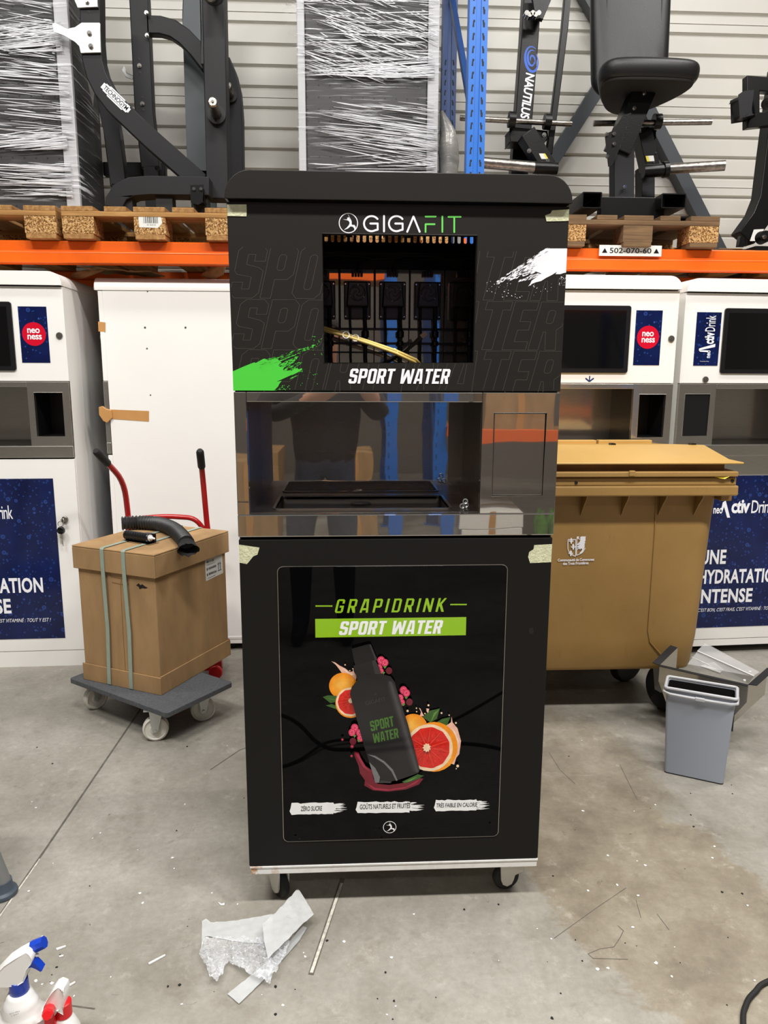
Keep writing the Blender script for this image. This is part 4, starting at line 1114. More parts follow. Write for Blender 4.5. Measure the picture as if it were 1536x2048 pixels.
for i in range(n+1):
    u = i/n; p = a.lerp(b, u); j = rn.uniform(-.006, .006)
    vs += [p+Vector((0, -.1+j*2, j)), p+Vector((0, .2, .012+j)), p+Vector((0, -.1+j*2, j-.005)), p+Vector((0, .2, .007+j))]
fs = []
for i in range(n):
    o = 4*i; fs += [(o, o+4, o+5, o+1), (o+2, o+3, o+7, o+6), (o, o+2, o+6, o+4), (o+1, o+5, o+7, o+3)]
fs += [(0, 1, 3, 2), (4*n, 4*n+2, 4*n+3, 4*n+1)]
mb.add(vs, fs); solo(mb, 'cardboard_scrap', 'cardboard', 'flat torn cardboard sheet lying on top of the sideways white machine', 'cardboard scrap', a, smooth=0)

# ------------------------------------------------------------------ goods on the pallets
PT = PZ+.144
def pts2(pp, Y): return [(lambda p: (p.x, p.z))(at(x, y, Y)) for x, y in pp]
def pxw(w, Y, y=300): return w/F*(Y-CAM.y)*.97
def wrapped_cabinet(label, x0, x1, y0, dep, ztop, edge, wrapm, seed, plinth=False, roll=None):
    t = thing('perforated_cabinet', label, 'cabinet', ((x0+x1)/2, y0, PT), 0, 'film wrapped cabinets on the rack')
    MB().box(x0, x1, y0+.03, y0+dep, PT, ztop).build('cabinet_body', 'gym_grey', t, smooth=0, bevel=.004)
    MB().box(x0+edge[0], x1-edge[1], y0+.012, y0+.03, PT+.02, ztop-.02).build('perforated_panel', 'perforated', t, smooth=0)
    for a, b in ((x0, x0+edge[0]-.006), (x1-edge[1]+.006, x1)):
        if b-a > .01: MB().box(a, b, y0, y0+.03, PT, ztop).build('frame_rail', 'frame_grey', t, smooth=0, bevel=.004)
    if plinth:
        p = MB().box(x0, x1-.02, y0-.012, y0+.03, PT, PT+.05).build('base_panel', 'gym_grey', t, smooth=0)
        mb = MB(); put_text(mb, 'TRANSPORT', (x1-.48, y0-.0125, PT+.012), (.36, 0, 0), (0, 0, .028), 0, .02, 1.1); mb.build('base_lettering', 'bezel_black', p, smooth=0)
    # stretch film: front sheet folded round both sides, slightly wavy
    rn = random.Random(seed); nx, nz = 30, 40; vs = []
    for j in range(nz+1):
        z = PT+.03+(ztop-PT-.03)*j/nz
        row = [(x0-.006, y0+dep*.9), (x0-.006, y0-.004)]
        for i in range(nx+1):
            x = x0+(x1-x0)*i/nx
            row.append((x, y0-.006-.004*math.sin(i*1.3+j*.9)-.003*rn.random()))
        row += [(x1+.006, y0-.004), (x1+.006, y0+dep*.9)]
        vs += [(x, y, z) for x, y in row]
    w = nx+5
    MB().add(vs, [(j*w+i, j*w+i+1, (j+1)*w+i+1, (j+1)*w+i) for j in range(nz) for i in range(w-1)]).build('stretch_film', wrapm, t, smooth=180)
    return t
wc = wrapped_cabinet('grey framed perforated cabinet wrapped in clear film, above the black kiosk', -.372, .365, 2.40, .3, 3.75, (.045, .065), 'wrap_fine', 1)
wl_ = wrapped_cabinet('perforated cabinet wrapped in clear film at the left edge, above the white machine', -2.2, -1.49, 2.30, .42, 3.75, (.03, .075), 'wrap', 2, True)
# streak of loose folds on both film sheets
def folds(t, n, seed, bands):
    rn = random.Random(seed); mb = MB()
    for _ in range(n):
        bx0, bx1, bz0, bz1, Y, sl, ln = rn.choice(bands)
        x = rn.uniform(bx0, bx1); z = rn.uniform(bz0, bz1); l = rn.uniform(.25, 1)*ln; w = rn.uniform(.0007, .0024); s = sl+rn.uniform(-.07, .07)
        x1 = min(bx1, x+l); k = 4
        top = [(x+(x1-x)*i/k, z+s*(x1-x)*i/k+w*(1 if 0 < i < k else .2)*rn.uniform(.5, 1.2)) for i in range(k+1)]
        bot = [(x+(x1-x)*i/k, z+s*(x1-x)*i/k-w*(1 if 0 < i < k else .2)*rn.uniform(.3, 1)) for i in range(k+1)]
        mb.prism(bot+top[::-1], Y-.0135-rn.uniform(0, .004), Y-.0125)
    o = mb.build('film_fold', 'film_strand', t, smooth=0); o['kind'] = 'stuff'; return o
_t = NT('film_strand'); M['film_strand'] = _t.done(_t.n('MixShader', {0: .8, 1: _t.n('BsdfTransparent').outputs[0], 2: _t.bsdf(lin((244, 246, 250)), .25, 0, .6)}).outputs[0])
folds(wc, 620, 5, [(-.36, .36, 3.15, 3.55, 2.4, -.45, .16), (-.36, .36, 3.1, 3.55, 2.4, .03, .12), (-.36, .2, 3.05, 3.5, 2.4, -.3, .14), (-.36, .33, 3.0, 3.5, 2.4, -.02, .4), (-.36, .3, 3.0, 3.3, 2.4, -.28, .3), (-.33, .34, 2.62, 2.86, 2.4, -.12, .6), (.0, .36, 2.55, 2.75, 2.4, -.12, .3), (-.34, .35, 2.4, 2.6, 2.4, .03, .6), (-.33, .34, 2.97, 3.02, 2.4, .05, .7)])
folds(wl_, 380, 6, [(-2.0, -1.56, 2.9, 3.4, 2.3, -.13, .35), (-2.0, -1.53, 2.55, 2.62, 2.3, .1, .5), (-2.0, -1.5, 2.62, 2.95, 2.3, -.05, .4), (-2.0, -1.52, 2.33, 2.5, 2.3, -.03, .6), (-2.0, -1.52, 3.0, 3.12, 2.3, .12, .5)])
# black fittings sticking out on the right side of the left cabinet
for (x, y, rx_, rz_) in ((172, 282, .03, .06), (172, 360, .045, .075)):
    p = at(x, y, 2.55)
    MB().lathe([(.01, -.05), (rx_, -.04), (rx_*1.15, .0), (rx_, .04), (.01, .05)], (p.x-.03, p.y, p.z), 'z', 18).build('black_roller', 'gym_black', wl_)
mb = MB(); vs = []
for j in range(9):
    for i in range(5):
        p = at(150+i*9+j*.6+4*math.sin(j), 60+j*42, 2.45+.04*i); vs.append(p)
MB().add(vs, [(j*5+i, j*5+i+1, (j+1)*5+i+1, (j+1)*5+i) for j in range(8) for i in range(4)]).build('loose_film', 'grey_film', wl_, smooth=180)
# grey crumpled film sack right of the middle cabinet
vs = []; rn = random.Random(9)
prof = [(884, 225, 4), (890, 240, 12), (897, 265, 20), (897, 290, 24), (898, 320, 24), (896, 352, 23), (895, 380, 22)]
mb = MB(); rings = []
for x, y, w in prof:
    c = at(x, y, 2.5); r = pxw(w, 2.5)
    rings.append([c+Vector((r*.75*math.cos(k*math.pi/8)*(1+.14*rn.uniform(-1, 1)), .8*r*math.sin(k*math.pi/8)*(1+.14*rn.uniform(-1, 1)), rn.uniform(-.01, .01))) for k in range(16)])
b0 = at(895, 380, 2.5)
rings.append([v-Vector((0, 0, v.z-PT-.004)) for v in rings[-1]])
mb.rings(rings); solo(mb, 'film_sack', 'grey_film', 'grey crumpled plastic film sack beside the wrapped cabinet and blue post', 'sack', (b0.x, b0.y, PT), smooth=60)
# loose strip of film left of the middle cabinet
vs = []
for j in range(12):
    for i in range(4):
        p = at(572+i*9+5*math.sin(j*1.1)+rn.uniform(-2, 2), -20+j*10.5, 2.40-.02*math.sin(i+j)); vs.append(p)
MB().add(vs, [(j*4+i, j*4+i+1, (j+1)*4+i+1, (j+1)*4+i) for j in range(11) for i in range(3)]).build('loose_film', 'wrap_fine', wc, smooth=180)

# black gym frame on the left
gf = thing('gym_rack', 'black steel gym frame with white hook plates and chrome pegs, on the left pallet', 'gym machine', (-1.0, 2.3, PT))
def B(pp, w, Y, d, name, m='gym_grey', t=gf, bev=.006):
    return MB().bar(pts2(pp, Y), pxw(w, Y), Y, Y+d).build(name, m, t, smooth=40, bevel=bev)
def poly(pp, Y, d, name, m, t=gf, bev=.002):
    return MB().prism(pts2(pp, Y), Y, Y+d).build(name, m, t, smooth=35, bevel=bev)
B([(178, -60), (180, 70), (184, 120), (192, 150), (206, 178), (228, 207), (300, 276), (402, 366)], 37, 2.25, .09, 'front_tube')
hp = poly([(105, 48), (111, 46), (135, 57), (150, 55), (163, 46), (199, 46), (202, 105), (162, 105), (159, 92), (150, 83), (125, 70), (108, 63)], 2.238, .008, 'hook_plate', 'zinc')
hp2 = poly([(140, -30), (192, -30), (196, 14), (156, 14), (150, 0)], 2.238, .008, 'hook_plate', 'zinc')
def bolts(par, pp, Y, r=.012, m='chrome'):
    for x, y in pp:
        p = at(x, y, Y); MB().lathe([(.001, -.014), (r*.6, -.014), (r*.6, -.005), (r, -.005), (r, .002), (.001, .002)], (p.x, Y, p.z), 'y', 12).build('bolt', m, par)
bolts(hp, [(179, 67), (182, 93)], 2.238); bolts(hp2, [(174, 4)], 2.238)
# sticker along the sloping tube
a, b = at(205, 170, 2.249), at(259, 222, 2.249); u = (b-a); L_ = u.length; u.normalize(); v = Vector((u.z, 0, -u.x)); v = -v if v.z < 0 else v
sh = [(0, -.6), (.08, -.6), (.1, -.78), (.26, -.78), (.27, -1), (.82, -1), (.83, -.78), (.95, -.78), (.96, -.5), (1, -.5), (1, .45), (.95, .45), (.94, .75), (.74, .75), (.73, 1), (.2, 1), (.19, .8), (.07, .8), (.06, .6), (0, .6)]
st_ = MB().prism([((a+u*(p*L_)+v*(q*.024)).x, (a+u*(p*L_)+v*(q*.024)).z) for p, q in sh], 2.2475, 2.2505).build('sticker', 'white_print', gf, smooth=0)
mb = MB(); put_text(mb, 'TECHNOGYM', a+u*.012-v*.011+Vector((0, -.0022, 0)), u*(L_-.024), v*.022, 0, .012, .95)
for q in (.016, -.017): mb.add([a+u*.045+v*q+Vector((0, -.002, 0)), a+u*(L_-.03)+v*q+Vector((0, -.002, 0)), a+u*(L_-.03)+v*(q+.0022)+Vector((0, -.002, 0)), a+u*.045+v*(q+.0022)+Vector((0, -.002, 0))], [(0, 1, 2, 3)])
mb.build('sticker_lettering', 'black_print', st_, smooth=0)
B([(206, 185), (222, 260), (236, 372)], 30, 2.52, .08, 'rear_tube')
rp = B([(274, -60), (281, 90), (287, 220), (300, 335)], 34, 2.6, .07, 'upright_post')
bolts(rp, [(279, 132), (285, 208)], 2.6)
for x, y in ((278, 119), (280, 146), (284, 195), (286, 220), (177, 24)):
    Y_ = 2.6 if x > 200 else 2.25
    p = at(x, y, Y_); MB().lathe([(.007, -.0008), (.002, -.0012)], (p.x, Y_, p.z), 'y', 10).build('hole', 'inner_black', rp, smooth=0)
B([(292, 48), (320, 49), (345, 56), (368, 72), (392, 97), (416, 128)], 31, 2.6, .06, 'curved_brace')
bolts(rp, [(293, 26), (294, 71)], 2.58, .01)
B([(402, -60), (398, 30), (408, 370)], 62, 2.75, .05, 'shroud_panel', 'slate')
B([(425, -60), (429, 120), (436, 398)], 42, 2.2, .1, 'main_post')
B([(402, -60), (405, 60), (406, 130)], 8, 2.3, .05, 'post_strip', 'gym_black')
B([(442, 120), (455, 150), (462, 180), (466, 230), (468, 405)], 34, 2.45, .1, 'main_post')
for (x0, y0, x1, y1, r0, Y) in ((434, 232, 425, 203, 12, 2.2), (461, 192, 456, 171, 9, 2.45), (428, -12, 420, -6, 12, 2.2)):
    a, b = at(x0, y0, Y), at(x1, y1, Y-.16)
    pg = MB().tube([a, a.lerp(b, .96), b], [pxw(r0, Y)*.78, pxw(r0, Y)*.78, pxw(r0, Y)*.6], 20).build('weight_peg', 'worn_steel', gf)
    MB().tube([a+Vector((0, .004, 0)), a.lerp(b, .12)], pxw(r0*1.42, Y), 20).build('peg_flange', 'rubber', pg)
    MB().tube([b, b+(b-a).normalized()*.006], .006, 12).build('peg_bolt', 'chrome', pg)
B([(418, 372), (300, 370), (262, 373), (240, 384), (229, 402), (228, 414)], 34, 2.1, .12, 'foot_frame')
B([(205, 337), (330, 338)], 24, 2.75, .06, 'cross_tube')
c1 = poly([(383, 373), (405, 372), (408, 404), (396, 407), (384, 404)], 2.06, .05, 'foot_bracket', 'gym_black', bev=.006); bolts(c1, [(388, 378), (402, 378)], 2.06, .008)
kb = at(436, 404, 2.15)
MB().lathe([(.03, 0), (.034, .008), (.024, .022), (.008, .03)], (kb.x, kb.y, PT), 'z', 18).build('rubber_foot', 'rubber', gf)
for x in (250, 330, 400): 
    p = at(x, 402, 2.14); MB().box(p.x-.04, p.x+.04, 2.12, 2.2, PT, p.z+.04).build('foot_pad', 'rubber', gf, smooth=0)
for nm, pp in (('upright_post', (300, 335)),):
    p = at(*pp, 2.62); MB().box(p.x-.03, p.x+.03, 2.6, 2.68, PT, p.z).build('post_base', 'gym_grey', gf, smooth=0)
p = at(236, 372, 2.52); MB().box(p.x-.032, p.x+.032, 2.52, 2.6, PT, p.z+.01).build('post_base', 'gym_grey', gf, smooth=0)
p = at(468, 400, 2.45); MB().box(p.x-.04, p.x+.04, 2.45, 2.55, PT, p.z+.05).build('post_base', 'gym_grey', gf, smooth=0)
p = at(408, 360, 2.75); MB().box(p.x-.06, p.x+.06, 2.75, 2.8, PT, p.z+.05).build('post_base', 'slate', gf, smooth=0)
# two grey hooks showing behind the frame
for j, pp in enumerate(([(246, 134), (252, 146), (266, 152), (262, 158), (250, 154), (243, 140)], [(238, 248), (246, 252), (274, 268), (278, 280), (262, 272), (240, 258)])):
    poly([(x+2, y) for x, y in pp], 2.66, .006, 'catch_plate', 'zinc')

# black plate-loaded machine with a seat, on the right pallet
gs = thing('gym_seat_machine', 'black gym machine with padded seat and steel weight bars, on the right pallet', 'gym machine', (1.25, 2.2, PT))
def BB(pp, w, Y, d, name, m='gym_black', bev=.004): return B(pp, w, Y, d, name, m, gs, bev)
po = BB([(1070, -80), (1060, 80), (1034, 420)], 33, 2.42, .08, 'upright_post')
# lettering and spiral on the post
a, b = at(1060, 146, 2.4195), at(1048, 238, 2.4195); u = b-a; v = Vector((-u.z, 0, u.x)).normalized()*.052
v = v if v.x > 0 else -v
mb = MB(); put_text(mb, 'NAUTILUS', a-v*.42, u, v*.95, .18, .03, .95)
mb.build('post_lettering', 'white_print', po, smooth=0)
mb = MB(); c = at(1064, 120, 2.4195)
for r0, r1, a0, a1, w0 in ((.066, .05, 55, 395, .013), (.05, .02, 60, 330, .012), (.03, .012, -40, 200, .010)):
    k = 26; pts = []
    for i in range(k+1):
        q = math.radians(a0+(a1-a0)*i/k); r = r0+(r1-r0)*i/k; pts.append((c.x+.6*r*math.cos(q)-.12*r*math.sin(q), c.z+r*math.sin(q)))
    for i in range(k): mb.ribbon(pts[i:i+2], w0*(.25+.75*math.sin(math.pi*(i+.5)/k)), 2.4195)
M['logo_blue'] = mat('logo_blue', (20, 92, 206), .35); mb.build('post_emblem', 'logo_blue', po, smooth=0)
BB([(1141, -60), (1130, 60), (1099, 308)], 12, 2.3, .04, 'link_rod')
poly([(1064, -20), (1110, -20), (1086, 38), (1072, 34)], 2.34, .03, 'top_bracket', 'gym_black', gs)
mb = MB()
for k in range(5):
    p = at(1052+k*6, 29+(k % 2)*3, 2.33); mb.lathe([(.001, -.02), (.012, -.02), (.012, .02), (.001, .02)], p, 'y', 12)
mb.build('chain', 'chrome', gs)
def rod(p, q, r, Y0, Y1, name, m='worn_steel'):
    return MB().cyl(at(*p, Y0), at(*q, Y1), pxw(r, (Y0+Y1)/2), 20).build(name, m, gs)
rod((920, 236), (1143, 248), 5.2, 2.25, 2.25, 'weight_bar'); rod((1187, 247), (1423, 244), 5.4, 2.25, 2.2, 'weight_bar')
rod((930, 322), (1075, 335), 10.5, 2.15, 2.15, 'weight_bar'); rod((1330, 338), (1450, 331), 9.8, 2.1, 2.02, 'weight_bar')
for p, q, r, Y in (((1017, 239), (1030, 240), 14.5, 2.25), ((1088, 243), (1101, 244), 14.5, 2.25), ((1307, 243), (1321, 243), 14, 2.22), ((1068, 335), (1114, 337), 11.5, 2.15), ((1286, 343), (1330, 340), 12, 2.1), ((1326, 340), (1335, 339), 15, 2.1)):
    rod(p, q, r, Y, Y, 'bar_sleeve', 'gym_black')
poly([(1020, 258), (1028, 256), (1094, 262), (1096, 276), (1086, 288), (1070, 284), (1020, 284)], 2.28, .12, 'pivot_housing', 'gym_black', gs, .006)
poly([(1284, 258), (1296, 256), (1311, 262), (1311, 276), (1302, 290), (1284, 284)], 2.26, .12, 'pivot_housing', 'gym_black', gs, .006)
BB([(1056, 262), (1098, 332)], 30, 2.2, .1, 'swing_arm'); BB([(1291, 262), (1307, 332)], 27, 2.16, .1, 'swing_arm')
for pp, Y, q in (([(1078, 307), (1090, 307), (1097, 318), (1083, 318)], 2.198, [(1087, 307), (1090, 307), (1097, 318), (1093, 318)]), ([(1291, 312), (1307, 311), (1309, 322), (1294, 323)], 2.158, [(1291, 312), (1296, 312), (1299, 323), (1294, 323)])):
    s_ = poly(pp, Y, .002, 'warning_label', 'label_white', gs, 0); MB().flat(pts2(q, Y)[::-1] if False else pts2(q, Y), Y-.0006).build('label_stripe', 'yellow', s_, smooth=0)
bolts(gs, [(1058, 302), (1095, 322), (1088, 270)], 2.2, .011); bolts(gs, [(1310, 307), (1306, 326)], 2.17, .009)
BB([(1249, 285), (1249, 398)], 40, 2.05, .08, 'seat_column', 'gym_grey'); BB([(1297, 330), (1297, 396)], 26, 2.25, .1, 'rear_column', 'gym_grey')
poly([(1226, 262), (1246, 232), (1262, 226), (1242, 290), (1224, 330), (1218, 332), (1211, 268)], 2.02, .012, 'adjuster_plate', 'gym_black', gs); bolts(gs, [(1213, 269), (1228, 268), (1228, 288), (1214, 313)], 2.018, .009)
BB([(1292, 176), (1240, 300)], 44, 2.03, .1, 'seat_support')
bolts(gs, [(1288, 187), (1268, 217), (1249, 374)], 2.03, .01)
# seat cushion: plan outline, thick rounded pad lying level above the camera
zS = 2.81
plan = [(1.075, 1.93), (1.10, 1.885), (1.16, 1.865), (1.32, 1.86), (1.48, 1.868), (1.535, 1.89), (1.555, 1.94), (1.555, 2.02), (1.53, 2.14), (1.47, 2.30), (1.41, 2.38), (1.34, 2.41), (1.27, 2.38), (1.2, 2.3), (1.13, 2.14), (1.08, 2.02)]
cx, cy = 1.315, 2.1
def pad(plan, c, zs, name, m, t, T=None):
    rings = []
    for z, s in zs: rings.append([Vector((c[0]+(x-c[0])*s, c[1]+(y-c[1])*s, z)) for x, y in plan])
    mb = MB().rings(rings)
    if T is not None: mb.xf(T)
    return mb.build(name, m, t, smooth=70, sub=2)
sc_ = pad(plan, (cx, cy), [(zS+.004, .8), (zS+.004, .93), (zS+.025, .985), (zS+.06, 1), (zS+.085, .97), (zS+.1, .85), (zS+.104, .6)], 'seat_cushion', 'leather', gs)
pad(plan, (cx, cy), [(zS-.006, .88), (zS-.006, .9), (zS+.008, .92), (zS+.008, .9)], 'seat_board', 'under_board', gs)
for pp, Y in (([(1242, 118), (1258, 124), (1268, 137), (1272, 150)], 1.9), ([(1385, 118), (1372, 126), (1364, 140), (1360, 152)], 1.9)):
    pass
# backrest: tall pad leaning back
def backrest():
    W0, W1 = .205, .225; pts = []
    base = at(1262, 150, 2.42)
    ol = rrect(-.21, .21, -.14, .75, .09, 6, (1, 1, 1, 1))
    rings = []
    for d, s in ((.07, .9), (.07, .94), (.05, .985), (.03, 1), (.01, .975), (-.005, .9), (-.01, .7)):
        rings.append([Vector((base.x+x*s*(1+.07*(z/.7)), base.y+d+.12*z, base.z+.03+(z-.3)*s+.3-(.0))) for x, z in ol])
    return MB().rings(rings[::-1]).build('backrest', 'leather', gs, smooth=70, sub=1)
br_ = backrest()
for sx in (-.135, .15):
    p = at(1262, 150, 2.42); MB().tube([(p.x+sx*(1+.07*z/.7), p.y-.0085+.12*z, p.z+.03+z) for z in (-.08, .1, .3, .5, .68)], .0018, 6).build('seam', 'bezel_black', br_)
BB([(1262, 200), (1270, -60)], 40, 2.56, .07, 'back_post')
for (x0, y0, x1, y1) in ((1165, 384, 1203, 416), (1324, 387, 1371, 416)):
    q = pts2([(x0, y0), (x1, y0), (x1, y1), (x0, y1)], 1.93); xs = [p[0] for p in q]; zs = [max(p[1], PT+.002) for p in q]
    a0, a1, b0, b1 = min(xs), max(xs), min(zs), max(zs)
    MB().prism(rrect(a0, a1, b0, b1, .006, 3), 1.93, 2.75, [rrect(a0+.005, a1-.005, b0+.005, b1-.005, .004, 3)]).build('foot_tube', 'gym_black', gs, smooth=35)
q = pts2([(1200, 395), (1326, 416)], 2.02); MB().box(q[0][0], q[1][0], 2.0, 2.06, PT+.002, q[0][1]).build('cross_tube', 'gym_black', gs, smooth=0, bevel=.003)
q = pts2([(1372, 412), (1388, 416)], 1.96); MB().box(q[0][0]-.05, q[1][0], 1.94, 2.2, PT, PT+.008).build('foot_plate', 'gym_black', gs, smooth=0)
p = at(1034, 400, 2.42); MB().box(p.x-.1, p.x+.9, 2.42, 2.5, PT+.001, PT+.05).build('base_tube', 'gym_black', gs, smooth=0, bevel=.004)

# machine cut by the right edge
ge = thing('gym_machine', 'black gym machine with square pad and curved column, cut by the right edge', 'gym machine', (2.05, 2.3, ZB))
def BE(pp, w, Y, d, name, m='gym_black'): return B(pp, w, Y, d, name, m, ge, .005)
BE([(1580, 172), (1507, 166), (1507, 240), (1580, 232)], 26, 2.25, .05, 'handle_frame')
poly([(1481, 192), (1488, 187), (1504, 185), (1508, 230), (1484, 231)], 2.2, .09, 'square_pad', 'gym_grey', ge, .012)
a, b = at(1560, 196, 2.35), at(1533, 208, 2.25); MB().cyl(a, b, .028, 20).build('weight_peg', 'worn_steel', ge)
BE([(1575, 130), (1552, 300), (1540, 395), (1524, 435), (1494, 476)], 40, 2.3, .1, 'curved_column')
s_ = poly([(1508, 459), (1528, 458), (1520, 482), (1500, 482)], 2.285, .003, 'maker_plate', 'label_white', ge, 0)
poly([(1515, 476), (1524, 470), (1526, 474), (1517, 481)], 2.283, .001, 'plate_print', 'seam', ge, 0)
for x, y in ((1528, 474),):
    p = at(x, y, 2.2); MB().lathe([(.001, -.02), (.03, -.018), (.034, .03), (.001, .03)], p, 'y', 20).build('pivot_cap', 'gym_black', ge); bolts(ge, [(x, y)], 2.178, .012)
poly([(1478, 492), (1480, 476), (1484, 471), (1490, 476), (1492, 492)], 2.25, .03, 'foot_lug', 'gym_black', ge)
q = at(1536, 486, 2.3); MB().box(1.86, 2.6, 2.28, 2.42, ZB+.02, ZB+.06).build('base_tube', 'gym_black', ge, smooth=0, bevel=.004)
MB().box(1.9, 1.98, 1.94, 2.7, ZB+.0005, ZB+.02).box(2.4, 2.48, 1.94, 2.7, ZB+.0005, ZB+.02).build('base_rail', 'gym_black', ge, smooth=0)
# slate coloured diagonal struts of the wall bracing
tb = thing('wall_brace', 'slate grey flat strut sloping down to the left behind the gym machine', 'brace', at(1150, 250, 3.1), 0, 'slate wall braces'); MB().bar(pts2([(1215, 150), (1080, 362)], 3.1), pxw(25, 3.1), 3.1, 3.19).build('strut', 'dark_blue_grey', tb, smooth=0, bevel=.003)
tb = thing('wall_brace', 'slate grey flat strut sloping down to the right behind the seat machine', 'brace', at(1390, 400, 3.1), 0, 'slate wall braces'); MB().bar(pts2([(1290, 200), (1472, 560)], 3.1), pxw(25, 3.1), 3.1, 3.19).build('strut', 'dark_blue_grey', tb, smooth=0, bevel=.003)
tb = thing('wall_brace', 'slate grey strut crossing behind the top of the backrest', 'brace', at(1180, 10, 3.1), 0, 'slate wall braces'); MB().bar(pts2([(1150, -60), (1230, 80)], 3.1), pxw(22, 3.1), 3.1, 3.19).build('strut', 'dark_blue_grey', tb, smooth=0, bevel=.003)
# ------------------------------------------------------------------ dolly, carton and what lies on it
dl = thing('platform_dolly', 'grey carpeted platform dolly on four white wheels under the strapped carton', 'dolly', (-.971, 1.217, 0), math.radians(-35.9))
MB().prism(rrect(-.3075, .3075, -.179, .179, .012, 3), .14, .161, plane='xy').build('deck', mat('dolly_carpet', (80, 82, 86), .9, var=(120, .25), bump=(300, .4, .004)), dl, True, smooth=30, bevel=.003)
R0 = math.radians(35.9)
for wx, wy, a in ((.187, -.137, .12), (.215, .09, .32), (-.262, -.09, .75), (-.24, .13, .4)):
    T = Matrix.Translation((wx, wy, 0)) @ Matrix.Rotation(R0+a-math.radians(0), 4, 'Z')
    mb = MB()
    mb.box(-.04, .04, -.03, .03, .134, .14)
    for s in (-1, 1):
        mb.prism([(-.02, .134), (.034, .134), (.012, .05), (.004, .04), (-.004, .04), (-.012, .05)], s*.024-.0015, s*.024+.0015)
    mb.cyl((0, -.03, .05), (0, .03, .05), .006, 12)
    c = mb.xf(T).build('caster_fork', 'zinc', dl, True, smooth=30)
    MB().lathe([(.004, -.018), (.018, -.019), (.022, -.013), (.04, -.013), (.043, -.018), (.0495, -.015), (.0515, 0), (.0495, .015), (.043, .018), (.04, .013), (.022, .013), (.018, .019), (.004, .018)], (0, 0, .0515), 'y', 36).xf(T).build('caster_wheel', 'nylon', c, True)
bx = thing('cardboard_box', 'tall brown carton with lid, bound by two grey straps, on the dolly', 'box', (-.9655, 1.367, .161), math.radians(-26))
b = MB().box(-.2, .2, -.2385, .2385, 0, .585).build('carton_body', 'cardboard', bx, True, smooth=0, bevel=.004)
MB().prism([(.105, .452), (.118, .462), (.126, .455), (.136, .46), (.15, .452), (.163, .449), (.15, .444), (.136, .445), (.122, .438), (.117, .448)], -.2395, -.238).build('torn_hole', 'inner_black', b, True, smooth=0)
mb = MB()
for pts in ([(-.028, .488), (-.026, .474), (.06, .47), (.066, .452), (.06, .448)], [(.022, .02), (.021, .2), (.024, .44), (.03, .47)], [(-.02, .45), (.05, .445)]): mb.ribbon(pts, .0025, -.2393, False)
mb.build('cut_line', 'cardboard_dark', b, True, smooth=0)
MB().box(-.213, .213, -.2515, .2515, .584, .5915).box(-.213, .213, -.2515, -.2445, .493, .584).box(-.213, .213, .2445, .2515, .493, .584).box(-.213, -.206, -.2445, .2445, .493, .584).box(.206, .213, -.2445, .2445, .493, .584).build('lid', 'cardboard', bx, True, smooth=0, bevel=.003)
MB().box(-.207, .207, -.2455, -.2395, 0, .075).box(-.207, .207, .2395, .2455, 0, .07).box(-.207, -.201, -.2395, .2395, 0, .07).box(.201, .207, -.2395, .2395, 0, .078).build('bottom_sleeve', 'cardboard', bx, True, smooth=0, bevel=.002)
for x0, x1 in ((-.05, -.062), (.06, .055)):
    w = .0095; vs = []
    path = [(-.248, .004, x1), (-.249, .25, (x0+x1)/2+.006), (-.2535, .49, x0), (-.2535, .589, x0), (-.249, .594, x0), (.249, .594, x0), (.2535, .589, x0), (.2535, .3, x0), (.248, .004, x1)]
    for y, z, x in path: vs += [(x-w, y, z), (x+w, y, z)]
    n = len(path); th = [(0, -.0016, 0)]*4+[(0, 0, .0016)]*2+[(0, .0016, 0)]*3
    vs2 = [(vs[2*i+j][0]+th[i][0], vs[2*i+j][1]+th[i][1], vs[2*i+j][2]+th[i][2]) for i in range(n) for j in (0, 1)]
    mb = MB().add(vs+vs2, [(2*i, 2*i+1, 2*i+3, 2*i+2) for i in range(n-1)]+[(2*n+2*i, 2*n+2*i+2, 2*n+2*i+3, 2*n+2*i+1) for i in range(n-1)]+[(2*i, 2*i+2, 2*n+2*i+2, 2*n+2*i) for i in range(n-1)]+[(2*i+1, 2*n+2*i+1, 2*n+2*i+3, 2*i+3) for i in range(n-1)])
    mb.build('strap', 'strap', bx, True, smooth=30)
# label on the right hand face
Rx = Matrix(((0, -1, 0, 0), (1, 0, 0, 0), (0, 0, 1, 0), (0, 0, 0, 1)))     # x,z print -> +x face (u runs along +y)
T = Matrix.Translation((.2008, .088, .395)) @ Rx
lb = MB().flat([(0, 0), (.128, .006), (.126, .1), (-.002, .094)], 0).xf(T).build('shipping_label', 'label_white', bx, True, smooth=0)
mb = MB()
put_text(mb, '4011112E', (.008, -.0005, .078), (.055, 0, 0), (0, 0, .011), 0, .02); put_text(mb, 'IIIIIIIIIIIIII', (.01, -.0005, .068), (.058, 0, 0), (0, 0, .004))
rn = random.Random(5)
for z in (.045, .02):
    mb.flat([(.008, z), (.014, z), (.014, z+.012), (.008, z+.012)], -.0005); x = .02
    while x < .078: w = rn.choice((.001, .002)); mb.flat([(x, z+.002), (x+w, z+.002), (x+w, z+.012), (x, z+.012)], -.0005); x += w+rn.choice((.001, .0016))
for x in (.093, .107): mb.ribbon([(x, .03), (x, .056)], .0035, -.0005, False); mb.flat([(x-.005, .054), (x+.005, .054), (x, .066)], -.0005)
mb.ribbon([(.087, .026), (.115, .026)], .003, -.0005, False); mb.ribbon([(.01, .01), (.07, .011)], .0015, -.0005, False)
mb.xf(T).build('label_print', 'black_print', lb, True, smooth=0)

